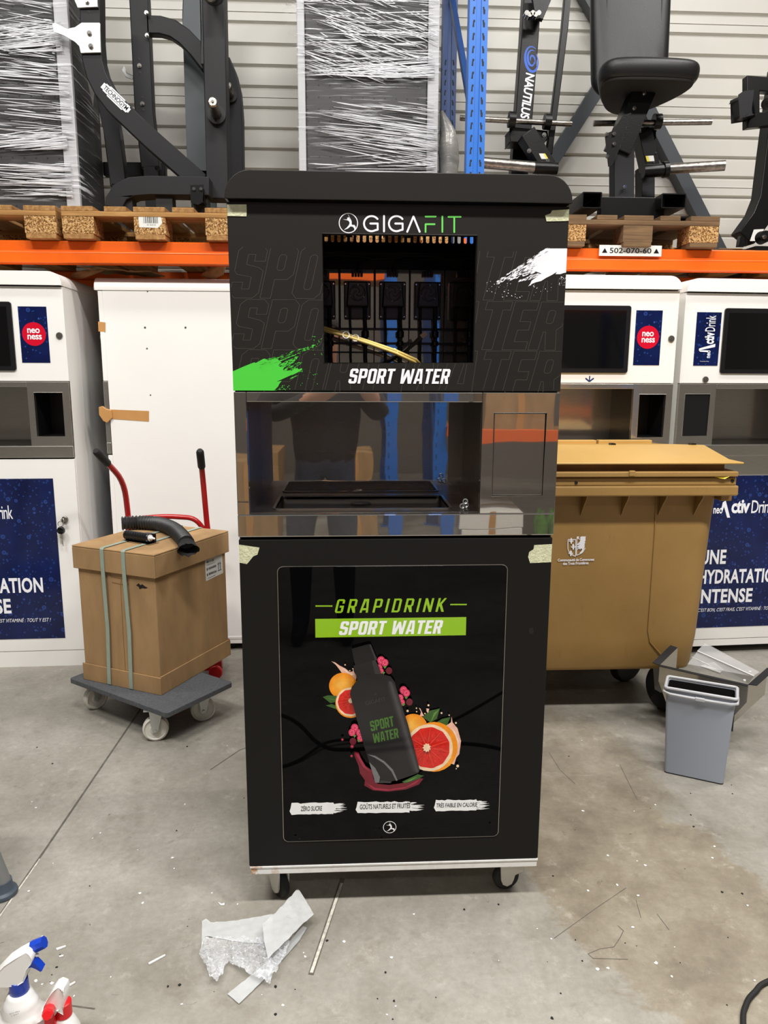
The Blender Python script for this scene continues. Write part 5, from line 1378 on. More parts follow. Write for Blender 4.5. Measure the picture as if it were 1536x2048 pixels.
# black flexible hose across the lid, its torn end hanging over the front edge
zt = .161+.5935
def onl(x, y, z): return onz(x, y, z)
rd = .0295
ctrl = [onl(243, 1047, zt+rd), onl(280, 1045, zt+rd), onl(318, 1048, zt+rd), onl(346, 1058, zt+rd), onl(364, 1074, zt+rd+.001), onl(373, 1087, zt+rd-.002)]
path = []
for i in range(len(ctrl)-1):
    p0, p1, p2, p3 = ctrl[max(0, i-1)], ctrl[i], ctrl[i+1], ctrl[min(len(ctrl)-1, i+2)]
    for k in range(40):
        t = k/40; path.append(.5*((2*p1)+(p2-p0)*t+(2*p0-5*p1+4*p2-p3)*t*t+(3*p1-p0-3*p2+p3)*t**3))
path.append(ctrl[-1])
_s = [0.0]
for a_, b2 in zip(path, path[1:]): _s.append(_s[-1]+(b2-a_).length)
_n = 330; _new = []; j = 0
for i in range(_n+1):
    t_ = _s[-1]*i/_n
    while j < len(_s)-2 and _s[j+1] < t_: j += 1
    _new.append(path[j].lerp(path[j+1], (t_-_s[j])/max(1e-9, _s[j+1]-_s[j])))
path = _new
hz = thing('flexible_hose', 'black ribbed flexible hose with torn end lying on the carton lid', 'hose', (ctrl[2].x, ctrl[2].y, zt))
n = len(path); rs = [rd*(1+.12*math.sin(i*.7854))*(.9 if i < 2 else 1) for i in range(n)]
MB().tube(path, rs, 20).build('hose', 'hose_black' if 'hose_black' in M else 'rubber', hz)
d = (path[-1]-path[-12]).normalized(); d = (d+Vector((.1, -.25, -.45))).normalized(); s_ = d.cross(Vector((0, 0, 1))).normalized(); u_ = s_.cross(d); rings = []; rn = random.Random(12)
for k, (t, rr) in enumerate(((-.02, .0275), (.012, .031), (.04, .036), (.052, .04))):
    ring = []
    for q in range(20):
        a = q*math.pi/10; jag = (rn.uniform(-.012, .006) if k == 3 else 0) - (.022 if k == 3 and q in (2, 3) else 0)
        ring.append(path[-1]+d*(t+jag)+(s_*math.cos(a)*1.1+u_*math.sin(a)*.72)*rr)
    rings.append(ring)
mb = MB().rings(rings, cap=False); inner = [[v-(v-(path[-1]+d*t_))*.06 for v in r] for r, t_ in zip(rings, (-.02, .012, .04, .052))]
mb.rings([r[::-1] for r in inner], cap=False); mb.build('torn_cuff', 'rubber', hz)
a, b_ = onl(252, 1069, zt+.022), onl(300, 1076, zt+.022)
rl = thing('ribbed_roller', 'small black ribbed cylinder with white tip on a steel plate, on the carton lid', 'roller', (a.x, a.y, zt))
pts = [a.lerp(b_, i/40) for i in range(41)]
MB().tube(pts, [.019*(.82 if i in (0, 40) else 1+.05*math.sin(i*1.55)) for i in range(41)], 20).build('ribbed_sleeve', 'bezel_black', rl)
dd = (b_-a).normalized()
MB().tube([b_, b_+dd*.004, b_+dd*.0041, b_+dd*.012, b_+dd*.0121, b_+dd*.026, b_+dd*.028], [.014, .014, .009, .008, .0045, .0042, .002], 14).build('white_tip', 'white_plastic', rl)
nn = Vector((-dd.y, dd.x, 0)); c0 = (a+b_)/2+dd*.012; c0.z = zt
MB().add([c0+dd*sx*.08+nn*sy*.028+Vector((0, 0, z)) for z in (.0, .0025) for sx, sy in ((-1, -1), (1, -1), (1, 1), (-1, 1))], [(0, 3, 2, 1), (4, 5, 6, 7), (0, 1, 5, 4), (1, 2, 6, 5), (2, 3, 7, 6), (3, 0, 4, 7)]).build('base_plate', 'chrome', rl, smooth=0)
MB().add([c0+dd*(.035+sx*.025)+nn*(.026+sy*.006)+Vector((0, 0, z)) for z in (.002, .036) for sx, sy in ((-1, -1), (1, -1), (1, 1), (-1, 1))], [(0, 3, 2, 1), (4, 5, 6, 7), (0, 1, 5, 4), (1, 2, 6, 5), (2, 3, 7, 6), (3, 0, 4, 7)]).build('side_bracket', 'bezel_black', rl, smooth=0)

# red hand truck behind the carton
ht = thing('hand_truck', 'red tubular hand truck with black grips standing behind the carton', 'hand truck', (-.97, 1.76, 0))
def smooth_path(pp, r=.05, k=5):
    out = [pp[0]]
    for i in range(1, len(pp)-1):
        a, b, c = pp[i-1], pp[i], pp[i+1]; d1, d2 = (a-b), (c-b); rr = min(r, d1.length*.45, d2.length*.45)
        s0, s1 = b+d1.normalized()*rr, b+d2.normalized()*rr
        for q in range(k+1):
            t = q/k; out.append(s0*(1-t)**2+b*2*t*(1-t)+s1*t*t)
    return out+[pp[-1]]
yl = 1.76
lt = smooth_path([at(193, 903, 1.50), at(248, 962, 1.70), at(257, 1035, yl), Vector((at(257, 1035, yl).x+.02, yl-.04, .12))], .09)
MB().tube(lt, .0135, 14).build('frame_tube', 'red_paint', ht)
rt = smooth_path([at(400, 903, 1.60), at(405, 950, 1.70), at(415, 1060, yl), Vector((at(449, 1285, 1.7).x, 1.70, .12))], .09)
MB().tube(rt, .0135, 14).build('frame_tube', 'red_paint', ht)
for p in (lt, rt):
    d = (p[1]-p[0]).normalized()
    MB().tube([p[0]-d*.008, p[0], p[0]+d*.006, p[0]+d*.1, p[0]+d*.106], [.012, .0165, .0178, .0178, .015], 16).build('grip', 'rubber', ht)
cb = smooth_path([at(262, 1075, yl), at(268, 1038, yl-.01), at(330, 1032, yl-.01), at(390, 1036, yl-.01), at(412, 1064, yl)], .06)
MB().tube(cb, .0125, 12).build('cross_tube', 'red_paint', ht)
for z in (.5, .22):
    f = lambda p: p[-2].lerp(p[-1], (p[-2].z-z)/(p[-2].z-p[-1].z))
    MB().tube([f(lt), f(rt)], .011, 12).build('cross_tube', 'red_paint', ht)
ax0, ax1 = lt[-1], rt[-1]
MB().tube([Vector((ax0.x+.06, 1.78, .1)), Vector((ax1.x-.06, 1.78, .1))], .009, 12).build('axle', 'zinc', ht)
for s, p in ((-1, ax0), (1, ax1)):
    c = p+Vector((s*-.1, .0, 0)); c.z = .1; c.y = 1.78
    w = MB().lathe([(.055, -.02), (.085, -.024), (.1, -.012), (.1, .012), (.085, .024), (.055, .02)], c, 'x', 32).build('wheel_tyre', 'rubber', ht)
    MB().lathe([(.01, -.022), (.03, -.02), (.056, -.014), (.056, .014), (.03, .02), (.01, .022)], c, 'x', 28).build('wheel_hub', 'red_plastic', w)
tw = MB().box(ax0.x+.02, ax1.x-.02, 1.71, 1.74, .0, .22).box(ax0.x+.02, ax1.x-.02, 1.70, 1.74, 0, .005).build('toe_plate', 'red_paint', ht, smooth=0)
pp = smooth_path([at(455, 1283, 1.66), at(446, 1305, 1.62), at(440, 1322, 1.58)], .03)
sk = MB().tube([at(455, 1280, 1.68), at(446, 1305, 1.60), at(436, 1322, 1.58)], .013, 12).build('kick_stand', 'red_paint', ht)
cw = at(430, 1342, 1.585); 
MB().lathe([(.012, -.011), (.03, -.011), (.033, -.006), (.033, .006), (.03, .011), (.012, .011)], (cw.x, 1.6, .0335), 'y', 24).build('support_wheel', 'red_plastic', ht)

# ------------------------------------------------------------------ brown wheelie bin
wb = thing('wheelie_bin', 'large brown four wheeled refuse bin with closed lid, right of the kiosk', 'bin', (.72, 1.38, 0))
def rectring(x0, x1, y0, y1, z, r=.05, n=4): return [Vector((a, b, z)) for a, b in rrect(x0, x1, y0, y1, r, n)]
MB().rings([rectring(.13, 1.352, 1.125, 1.60, .215, .06), rectring(.12, 1.356, 1.112, 1.61, .235, .07), rectring(.105, 1.366, 1.1, 1.63, .36, .07), rectring(.085, 1.374, 1.072, 1.66, .88, .06), rectring(.08, 1.376, 1.066, 1.665, .995, .05)]).build('bin_body', 'bin_brown', wb, smooth=50)
MB().box(.05, 1.412, .992, 1.70, .985, 1.026).build('rim', 'bin_brown', wb, smooth=0, bevel=.006)
MB().box(.058, 1.404, 1.0, 1.69, 1.026, 1.058).build('rim', 'bin_brown', wb, smooth=0, bevel=.005)
for px in (1168, 1250, 1325, 1397, 1100, 1030):
    x = at(px, 1000, 1.04).x
    MB().prism([(.998, .986), (1.07, .986), (1.078, .90), (1.068, .895), (1.03, .945), (1.004, .972)], x-.0025, x+.0025, plane='yz').build('rim_rib', 'bin_brown', wb, smooth=0)
q = at(1462, 992, 1.06); MB().box(1.374, q.x, 1.05, 1.68, .955, .986).build('side_trunnion', 'bin_brown', wb, smooth=0, bevel=.004)
# moulded line on the front
def onbin(px, py):
    # front wall: y runs from 1.095 at z .36 to 1.048 at z .88
    p = at(px, py, 1.085)
    for _ in range(4): p = at(px, py, 1.1-(p.z-.36)*(.028/.52)-.0025)
    return p
ln = [onbin(*p) for p in ((1312, 992), (1310, 1060), (1302, 1180), (1296, 1262), (1300, 1284), (1316, 1302), (1326, 1312))]
mb = MB(); mb.tube(ln, .0022, 6); mb.build('mould_line', 'bin_brown', wb)
# arms and lettering
em = MB()
def eb(px, py):
    p = onbin(px, py); return Vector((p.x, p.y-.0015, p.z))
ZE = lambda x, y: eb(1100+x/15.36, 1060+y/15.36)
def eline(pts, w):
    for a, c in zip(pts, pts[1:]):
        a, c = ZE(*a), ZE(*c); d = (c-a).normalized(); n_ = Vector((-d.z, 0, d.x))*w/2; em.add([a-n_, c-n_, c+n_, a+n_], [(0, 1, 2, 3)])
def epoly(pts):
    v = [ZE(*p) for p in pts]; t = geometry.tessellate_polygon([[Vector((p[0], p[1], 0)) for p in pts]]); em.add(v, [tuple(i) for i in t])
eline([(555, 290), (545, 420), (550, 580), (600, 720), (770, 800), (785, 800), (790, 290), (555, 290)], .0028)
eline([(830, 200), (810, 560), (815, 775), (900, 740), (1000, 680), (1080, 550)], .0028)
for fx, fy in ((650, 330), (712, 510), (637, 710)):
    epoly([(fx, fy-100), (fx+38, fy-40), (fx+18, fy+10), (fx+60, fy-20), (fx+70, fy+20), (fx+25, fy+30), (fx+20, fy+80), (fx, fy+95), (fx-20, fy+80), (fx-25, fy+30), (fx-70, fy+20), (fx-60, fy-20), (fx-18, fy+10), (fx-38, fy-40)])
epoly([(830, 195), (890, 195), (880, 250), (930, 290), (920, 220), (970, 190), (1040, 195), (1095, 195), (1085, 260), (1090, 320), (1060, 360), (1085, 380), (1060, 420), (1060, 520), (1030, 600), (1000, 670), (960, 730), (900, 700), (950, 660), (990, 590), (950, 560), (920, 600), (880, 560), (830, 620), (840, 560), (900, 520), (830, 540), (830, 500), (930, 440), (840, 470), (830, 430), (900, 370), (930, 310), (870, 270), (835, 265)])
a, c, d = ZE(235, 965), ZE(1355, 940), ZE(235, 885); put_text(em, 'Communauté de Communes', a, c-a, (d-a)*1.08, 0, .025, .95)
a, c, d = ZE(395, 1075), ZE(1180, 1050), ZE(395, 985); put_text(em, 'des Trois Frontières', a, c-a, d-a, 0, .025, .95)
em.build('municipal_emblem', 'white_print', wb, smooth=0)
# dark scuffs
# lids
l1 = MB().box(.06, 1.402, .985, 1.70, 1.062, 1.083).build('lower_lid', 'bin_brown', wb, smooth=0, bevel=.004)
mb = MB(); x_ = at(1265, 945, .98).x; mb.box(x_-.012, x_+.012, .979, .99, 1.066, 1.088); mb.build('lid_catch', 'bin_brown', l1, smooth=0, bevel=.003)
MB().box(.1, 1.36, 1.02, 1.66, 1.083, 1.112).build('lid_gap_shade', 'cardboard_dark', wb, smooth=0)  # darker filler standing in for the shadow in the gap between the lids
def lidring(x0, x1, y0, y1, z0, z1): return [Vector((x0, y0, z0)), Vector((x1, y0, z0)), Vector((x1, y1, z1)), Vector((x0, y1, z1))]
l2 = MB().rings([lidring(.06, 1.42, .985, 1.69, 1.1115, 1.1115), lidring(.06, 1.42, .985, 1.69, 1.119, 1.117), lidring(.06, 1.385, 1.02, 1.685, 1.124, 1.12), lidring(.06, 1.355, 1.19, 1.68, 1.168, 1.128)]).build('upper_lid', 'bin_lid', wb, smooth=20, bevel=.003)
for x0, x1 in ((.1, .83), (.84, 1.06), (1.07, 1.33)): MB().box(x0, x1, 1.66, 1.70, 1.112, 1.146).build('hinge_bar', 'bin_lid', wb, smooth=0, bevel=.003)
for px in (1225, 1385):
    p = at(px, 894, 1.2); MB().box(p.x-.01, p.x+.01, 1.19, 1.22, 1.164, 1.174).build('hinge_pin', 'bezel_black', wb, smooth=0)
for px, py in ((1153, 966), (1466, 962)):
    p = at(px, py, .995); MB().lathe([(.001, -.004), (.006, -.003), (.006, .003), (.001, .003)], (p.x, 1.0, p.z), 'y', 12).build('rivet', 'bezel_black', wb)
MB().add([at(*p) for p in ((1418, 946, 1.0), (1440, 950, 1.0), (1452, 953, .99), (1462, 948, .985), (1460, 952, .985), (1450, 958, .985), (1432, 955, .99), (1420, 950, .995))], [(0, 1, 6, 7), (1, 2, 5, 6), (2, 3, 4, 5)]).build('tie_strap', 'yellow', wb, smooth=0)
def bin_caster(x, y, a):
    T = Matrix.Translation((x, y, 0)) @ Matrix.Rotation(a, 4, 'Z')
    mb = MB().box(-.05, .05, -.045, .045, .207, .217)
    for s in (-1, 1): mb.prism([(-.045, .21), (.045, .21), (.02, .09), (-.02, .09)], s*.032-.002, s*.032+.002)
    c = mb.xf(T).build('caster_fork', 'zinc', wb, smooth=0)
    MB().lathe([(.012, -.022), (.06, -.02), (.07, -.024), (.09, -.024), (.1, -.012), (.1, .012), (.09, .024), (.07, .024), (.06, .02), (.012, .022)], (0, 0, .1), 'y', 40).xf(T).build('caster_wheel', 'rubber', c)
for x, y, a in ((1.262, 1.185, 1.9), (1.21, 1.50, .5), (.25, 1.2, .2), (.25, 1.55, 1.1)): bin_caster(x, y, a)

# ------------------------------------------------------------------ small grey bin and steel hopper
gb = thing('waste_bin', 'small grey rectangular waste bin with wire rim, on the floor at right', 'bin', (1.155, .653, 0), math.radians(-28.1))
def gr(s, z, t=0):
    f = z/.33; a, b = .1+.0155*f, .046+.009*f
    return [Vector((x, y, z)) for x, y in rrect(-a*s+t, a*s-t, -b*s+t, b*s-t, .01, 3)]
MB().rings([gr(1, .004), gr(1.0, .33), gr(1.0, .33, .003), gr(1, .012, .003)]).build('bin_shell', 'grey_plastic', gb, True, smooth=40)
MB().rings([gr(1.003, 0), gr(1.003, .0045)]).build('base_edge', 'rubber', gb, True, smooth=0)
MB().rings([gr(1, .016, .0045), gr(1, .328, .0045)][::-1], cap=False).rings([gr(1, .014, .004), gr(1, .016, .004)]).build('inner_shade', 'inner_black', gb, True, smooth=0)  # black lining added inside the grey shell for the shade in its mouth
MB().tube([v+Vector((0, 0, .007)) for v in gr(1.03, .33)], .0055, 8, closed=True).build('wire_rim', 'frame_grey', gb, True)
MB().tube([(-.118, .02, .329), (-.122, -.02, .326), (-.121, -.060, .322), (-.1, -.066, .319), (-.04, -.066, .318), (.04, -.066, .318), (.1, -.066, .319), (.121, -.060, .322), (.122, -.02, .326), (.118, .02, .329)], .0048, 8).build('wire_handle', 'frame_grey', gb, True)
MB().box(-.016, .016, -.073, -.061, .312, .324).build('handle_grip', 'frame_grey', gb, True, smooth=0, bevel=.002)
for y, z0, z1 in ((-.042, .21, .29), (.038, .26, .31)): MB().box(.109, .1148, y-.0015, y+.0015, z0, z1).build('side_slot', 'inner_black', gb, True, smooth=0)
th = thing('steel_hopper', 'polished steel hopper tray holding clear plastic sheets, behind the small grey bin', 'tray', (1.32, .93, 0))
FL, FR, BL, BR = Vector((1.144, .982, .29)), Vector((1.400, .774, .29)), Vector((1.256, 1.074, .328)), Vector((1.508, .84, .328))
def dn(v, z): return Vector((v.x, v.y, z))
def sheet(q, name, m, t, par, sm=0):
    a, b_, c = q[0], q[1], q[2]; n_ = (b_-a).cross(c-a).normalized()*t; k = len(q)
    vs = q+[v+n_ for v in q]; return MB().add(vs, [tuple(range(k-1, -1, -1)), tuple(range(k, 2*k))]+[(i, (i+1) % k, (i+1) % k+k, i+k) for i in range(k)]).build(name, m, par, smooth=sm)
i1 = Vector((.012, .012, 0))
sheet([dn(FL, .218), dn(FR, .218), FR, FL], 'tray_wall', 'steel_soft', .0015, th); sheet([dn(BL, .218), dn(FL, .218), FL, BL], 'tray_wall', 'steel_soft', .0015, th); sheet([dn(FR, .218), dn(BR, .218), BR, FR], 'tray_wall', 'steel_soft', .0015, th)
sheet([dn(FL, .218), dn(FR, .218), dn(BR, .218), dn(BL, .218)], 'tray_floor', 'steel_soft', .0015, th)
mid = (FL+FR+BL+BR)/4
fu = [dn(v, .218) for v in (FL, FR, BR, BL)]; lo = [dn(mid+(v-mid)*.3+Vector((-.06, -.03, 0)), .0) for v in fu]
MB().rings([lo, [l.lerp(f, .55) for l, f in zip(lo, fu)], [v.lerp(mid, .12) if False else v for v in fu]]).build('funnel', 'steel_soft', th, smooth=0)
u_ = (FL-FR).normalized(); v_ = (BL-FL); 
for a, b_, s in ((FL, BL, 1), (FR, BR, -1)):
    e = u_*s*.03+Vector((0, 0, .004)); sheet([a, a+e, b_+e, b_], 'end_flange', 'gym_grey', .003, th)
e = Vector((-.012, -.016, 0)); sheet([FL, FL+e, FR+e, FR], 'front_flange', 'gym_grey', .002, th)
A_ = lambda px, py, z: onz(px, py, z)
c1 = sheet([A_(1376, 1327, .30), A_(1497, 1366, .275), A_(1508, 1352, .32), A_(1395, 1302, .345)], 'acrylic_sheet', 'clear', .003, th)
sheet([A_(1395, 1302, .345), A_(1508, 1352, .32), A_(1519, 1345, .325), A_(1410, 1287, .36)], 'acrylic_sheet', 'clear', .003, th)
MB().tube([A_(1395, 1302, .347), A_(1508, 1352, .322)], .0022, 6).tube([A_(1384, 1314, .32), A_(1418, 1330, .315)], .0016, 6).build('sheet_edge', 'white_plastic', th)
sheet([A_(1400, 1332, .3), A_(1440, 1346, .292), A_(1448, 1340, .296), A_(1428, 1324, .31), A_(1418, 1326, .309)], 'paper_note', 'label_white', .001, th)
for px, py in ((1489, 1361), (1500, 1344)):
    p = A_(px, py, .3); MB().lathe([(.0005, -.003), (.005, -.002), (.005, .003), (.0005, .004)], p, 'z', 10).build('white_stud', 'white_plastic', th)

# ------------------------------------------------------------------ things on the floor in front
def wrinkled(px, name, m, label, cat, z0=.002, amp=.01, seed=0, n=16, grp=None, fold=0.0):
    q = [onz(x, y, z0+amp*.3) for x, y in px]; poly = [(v.x, v.y) for v in q]
    rn = random.Random(seed); x0, x1 = min(p[0] for p in poly), max(p[0] for p in poly); y0, y1 = min(p[1] for p in poly), max(p[1] for p in poly)
    tris = geometry.tessellate_polygon([[Vector((p[0], p[1], 0)) for p in poly]])
    import bmesh
    bm = bmesh.new(); vv = [bm.verts.new((p[0], p[1], 0)) for p in poly]
    for t in tris: bm.faces.new([vv[i] for i in t])
    L = max(x1-x0, y1-y0)/n
    for _ in range(7):
        es = [e for e in bm.edges if e.calc_length() > L]
        if not es: break
        bmesh.ops.subdivide_edges(bm, edges=es, cuts=1)
        bmesh.ops.triangulate(bm, faces=bm.faces)
    bm.normal_update()
    ph = [rn.uniform(0, 6) for _ in range(6)]
    for v in bm.verts:
        x, y = v.co.x, v.co.y
        w = abs(math.sin(x*95+y*40+ph[0]))*.5+abs(math.sin(x*38-y*120+ph[1]))*.35+rn.random()*.35
        v.co.z = z0+amp*w*(.35+.65*abs(math.sin(x*14+y*9+ph[2])))
    for f in bm.faces:
        if f.normal.z < 0: f.normal_flip()
    mb = MB(); bm.verts.index_update(); mb.add([v.co.copy() for v in bm.verts], [tuple(v.index for v in f.verts) for f in bm.faces]); bm.free()
    c = Vector((sum(p[0] for p in poly)/len(poly), sum(p[1] for p in poly)/len(poly), 0))
    return solo(mb, name, m, label, cat, c, grp, smooth=25 if amp > .004 else 60)
wrinkled([(404, 1842), (412, 1838), (421, 1845), (470, 1842), (545, 1828), (545, 1888), (480, 1885), (410, 1872), (403, 1898)], 'backing_paper', 'paper', 'white backing paper lying under the top edge of the crumpled clear film', 'paper', .002, .003, 3)
wrinkled([(455, 1988), (478, 2008), (520, 1968), (560, 1925), (600, 1880), (614, 1856), (606, 1852), (570, 1895), (510, 1945)], 'backing_paper', 'paper', 'narrow white paper strip sticking out below the crumpled clear film', 'paper', .003, .003, 4)
wrinkled([(410, 1872), (480, 1880), (545, 1886), (580, 1880), (578, 1895), (560, 1935), (540, 1968), (520, 1962), (500, 1950), (458, 1922), (450, 1930), (446, 1945), (434, 1966), (420, 1955), (412, 1930), (398, 1914), (400, 1900)], 'plastic_film', 'bag', 'crumpled clear plastic film on the floor left of the kiosk caster', 'film', .010, .022, 5, 44)
wrinkled([(525, 1848), (560, 1818), (596, 1777), (612, 1802), (628, 1829), (600, 1855), (570, 1885), (548, 1905), (536, 1918), (528, 1880)], 'backing_paper', 'paper', 'folded sheet of translucent backing paper on top of the crumpled film', 'paper', .036, .006, 6)
# dark cable on the floor, lower right corner, running out of view in front of the kiosk
def spline(c, k=10):
    out = []
    for i in range(len(c)-1):
        p0, p1, p2, p3 = (Vector(c[max(0, i-1)]), Vector(c[i]), Vector(c[i+1]), Vector(c[min(len(c)-1, i+2)]))
        for q in range(k):
            t = q/k; out.append(.5*((2*p1)+(p2-p0)*t+(2*p0-5*p1+4*p2-p3)*t*t+(3*p1-p0-3*p2+p3)*t**3))
    return out+[Vector(c[-1])]
solo(MB().tube(spline([(-.9, -1.35, .006), (-.42, -1.195, .006), (-.24, -.93, .006), (-.12, -.88, .006), (.2, -.92, .006), (.47, -.86, .006), (.68, -.62, .006), (.762, -.43, .006), (.80, -.372, .006), (.84, -.338, .006), (.9, -.305, .006), (1.1, -.26, .006), (1.5, -.4, .006)]), .0065, 12), 'power_cable', 'rubber', 'black power cable curving across the floor at the lower right corner', 'cable', (.8, -.37, 0))
solo(MB().tube(spline([(-.9, -.6, .005), (-.384, -.757, .005), (-.2, -.92, .019), (.04, -.96, .005), (.3, -1.1, .005), (.6, -1.4, .005)]), .0055, 10), 'power_cable', 'rubber', 'second black cable lying before the kiosk, seen as a dark line mirrored in its poster', 'cable', (-.2, -.92, 0))
# table at the left edge: only one grey leg with its foot reaches into view
tl = thing('work_table', 'grey tubular table leg with rubber foot at the left edge', 'table', (-1.5, .05, 0))
ft = onz(14, 1788, .0)
def tleg(x, y, dx, dy):
    a = Vector((x, y, .035)); b_ = Vector((x+dx, y+dy, .72))
    l = MB().tube([a, b_], .0255, 24).build('leg', 'leg_grey', tl)
    MB().lathe([(.002, 0), (.040, 0), (.0425, .006), (.0405, .013), (.033, .017), (.031, .02), (.0285, .045), (.002, .045)], (x+dx*.01, y+dy*.01, 0), 'z', 32).build('rubber_foot', 'foot_grey', l)
M['leg_grey'] = mat('leg_grey', (122, 124, 124), .4); M['foot_grey'] = mat('foot_grey', (70, 80, 92), .5)
tleg(ft.x-.012, ft.y, -.16, -.03); tleg(ft.x-.012, ft.y-.7, -.16, .03); tleg(ft.x-1.3, ft.y, .12, -.03); tleg(ft.x-1.3, ft.y-.7, .12, .03)
MB().box(ft.x-1.35, ft.x-.14, ft.y-.68, ft.y-.02, .715, .745).build('table_top', 'frame_grey', tl, smooth=0, bevel=.004)
# spray bottles
def ad(x, y, Z=1.56):
    return CAM + (_r*((x-768)/F) - _u*((y-1024)/F) + _f)*Z
def sprayer(name, label, ox, oy, body_m, accent, head, nozzle, trig, collar, shoulder, Z, depth):
    t = thing(name, label, 'spray bottle', (ox, oy, 0))
    return t
def P2(pp, Z=1.56): return [(lambda v: (v.x, v.z))(ad(x, y, Z)) for x, y in pp]
y0 = ad(37, 1960).y
sb = thing('spray_bottle', 'white spray bottle with blue nozzle, trigger and collar, lower left corner', 'spray bottle', (ad(37, 1960).x, y0, 0))
MB().prism(P2([(-12, 1952), (-4, 1938), (20, 1912), (40, 1898), (64, 1885), (70, 1889), (74, 1900), (72, 1910), (62, 1922), (57, 1936), (54, 1950), (42, 1958), (20, 1960), (-2, 1960)]), y0-.017, y0+.017).build('spray_head', 'white_plastic', sb, smooth=60, bevel=.0165, seg=7)
a, b_ = ad(66, 1894), ad(89, 1884); MB().tube([a, b_], [.0135, .0125], 8).build('nozzle', 'blue_plastic', sb, smooth=20)
MB().prism(P2([(60, 1926), (69, 1913), (76, 1916), (82, 1924), (88, 1933), (85, 1935), (76, 1928), (68, 1924)]), y0-.009, y0+.009).build('trigger', 'blue_plastic', sb, smooth=40, bevel=.002)
MB().lathe([(.0005, -.004), (.003, -.003), (.003, .003)], ad(74, 1910), 'y', 8).build('trigger_pin', 'white_plastic', sb)
def ringat(px, py, rx, ry, n=28, Z=1.56):
    c = ad(px, py, Z); return [c+Vector((rx*math.cos(2*math.pi*i/n), ry*math.sin(2*math.pi*i/n), 0)) for i in range(n)]
c0 = ad(37, 1950); zc = c0.z; xc = c0.x
def rr_(dz, rx, ry, dx=0): return [Vector((xc+dx+rx*math.cos(2*math.pi*i/28), y0+ry*math.sin(2*math.pi*i/28), zc+dz)) for i in range(28)]
MB().rings([rr_(-.037, .0185, .0185), rr_(-.035, .0195, .0195), rr_(-.007, .0185, .0185), rr_(-.005, .015, .015), rr_(.004, .0145, .0145)]).build('collar', 'blue_plastic', sb, smooth=50)
MB().rings([[Vector((v.x, v.y, .0)) for v in rr_(0, .052, .036, -.004)], [Vector((v.x, v.y, .004)) for v in rr_(0, .055, .038, -.004)], [Vector((v.x, v.y, .11)) for v in rr_(0, .055, .038, -.004)], rr_(-.092, .049, .036, .008), rr_(-.083, .040, .033, .002), rr_(-.078, .041, .033), rr_(-.066, .034, .031), rr_(-.062, .035, .031), rr_(-.054, .029, .028), rr_(-.044, .026, .025), rr_(-.036, .022, .022), rr_(-.033, .012, .012)]).build('bottle_body', 'white_plastic', sb, smooth=60)
mb = MB(); p = ad(38, 2007); put_text(mb, 'BCD 0921', (p.x-.008, y0-.0345, p.z-.002), (.02, 0, .006), (0, 0, .003)); put_text(mb, 'L 23417', (p.x-.005, y0-.0348, p.z-.006), (.015, 0, .0045), (0, 0, .003)); mb.build('batch_print', 'black_print', sb, smooth=0)
p = ad(86, 2044); MB().rings([[Vector((xc-.004+.0553*math.cos(a*.2+4.0), y0+.0383*math.sin(a*.2+4.0), z)) for a in range(10)] for z in (.02, .105)], cap=False).build('bottle_label', mat('label_blue', (46, 140, 200), .3), sb, smooth=60)
y1_ = ad(115, 2000).y
sr = thing('spray_bottle', 'white and red spray bottle beside the blue one, cut by the bottom edge', 'spray bottle', (ad(118, 2000).x, y1_, 0))
MB().prism(P2([(91, 2012), (95, 1998), (104, 1980), (114, 1966), (124, 1962), (132, 1966), (135, 1976), (133, 1990), (131, 2004), (128, 2018), (120, 2012), (112, 2020)]), y1_-.014, y1_+.014).build('spray_head', 'white_plastic', sr, smooth=60, bevel=.0135, seg=7)
a, b_ = ad(102, 2012), ad(95, 2029, 1.52); MB().tube([a, b_, b_+(b_-a)*.12], [.0125, .0115, .009], 8).build('nozzle', 'red_plastic', sr, smooth=20)
MB().prism(P2([(97, 2030), (112, 2018), (114, 2060), (98, 2060)]), y1_-.02, y1_-.005).build('trigger', 'red_plastic', sr, smooth=40, bevel=.003)
c0 = ad(124, 2014); xr, zr = c0.x, c0.z
def r2(dz, rx, ry): return [Vector((xr+rx*math.cos(2*math.pi*i/26), y1_+.004+ry*math.sin(2*math.pi*i/26), max(0, zr+dz))) for i in range(26)]
MB().rings([r2(-.024, .0165, .0165), r2(.006, .0165, .0165), r2(.008, .013, .013)]).build('collar', 'red_plastic', sr, smooth=50)
MB().rings([r2(-.4, .03, .03), r2(-.11, .032, .032), r2(-.06, .03, .03), r2(-.035, .02, .02), r2(-.022, .013, .013)]).build('bottle_body', 'white_plastic', sr, smooth=60)
# litter: a few strips one can pick out, and crumbs nobody would count
for px, lab in (([(297, 1928), (312, 1920), (330, 1911), (331, 1913), (313, 1923), (298, 1931)], 'thin white plastic strip on the floor, below the centre left'), ([(112, 1899), (131, 1893), (132, 1895), (114, 1902)], 'short white plastic strip beside the blue spray nozzle'), ([(137, 1972), (150, 1965), (151, 1967), (138, 1975)], 'white plastic strip behind the white and red spray head'), ([(118, 1914), (127, 1912), (127, 1914), (119, 1916)], 'smallest white plastic strip, between the two spray heads'), ([(436, 1806), (443, 1810), (449, 1808), (449, 1812), (441, 1812)], 'curled white plastic shred left of the kiosk caster')):
    q = [onz(x, y, 0) for x, y in px]; mb = MB().prism([(v.x, v.y) for v in q][::-1], .001, .004, plane='xy')
    solo(mb, 'plastic_strip', 'white_plastic', lab, 'plastic strip', sum(q, Vector())/len(q), 'white plastic strips on the floor', smooth=0)
rn = random.Random(77)
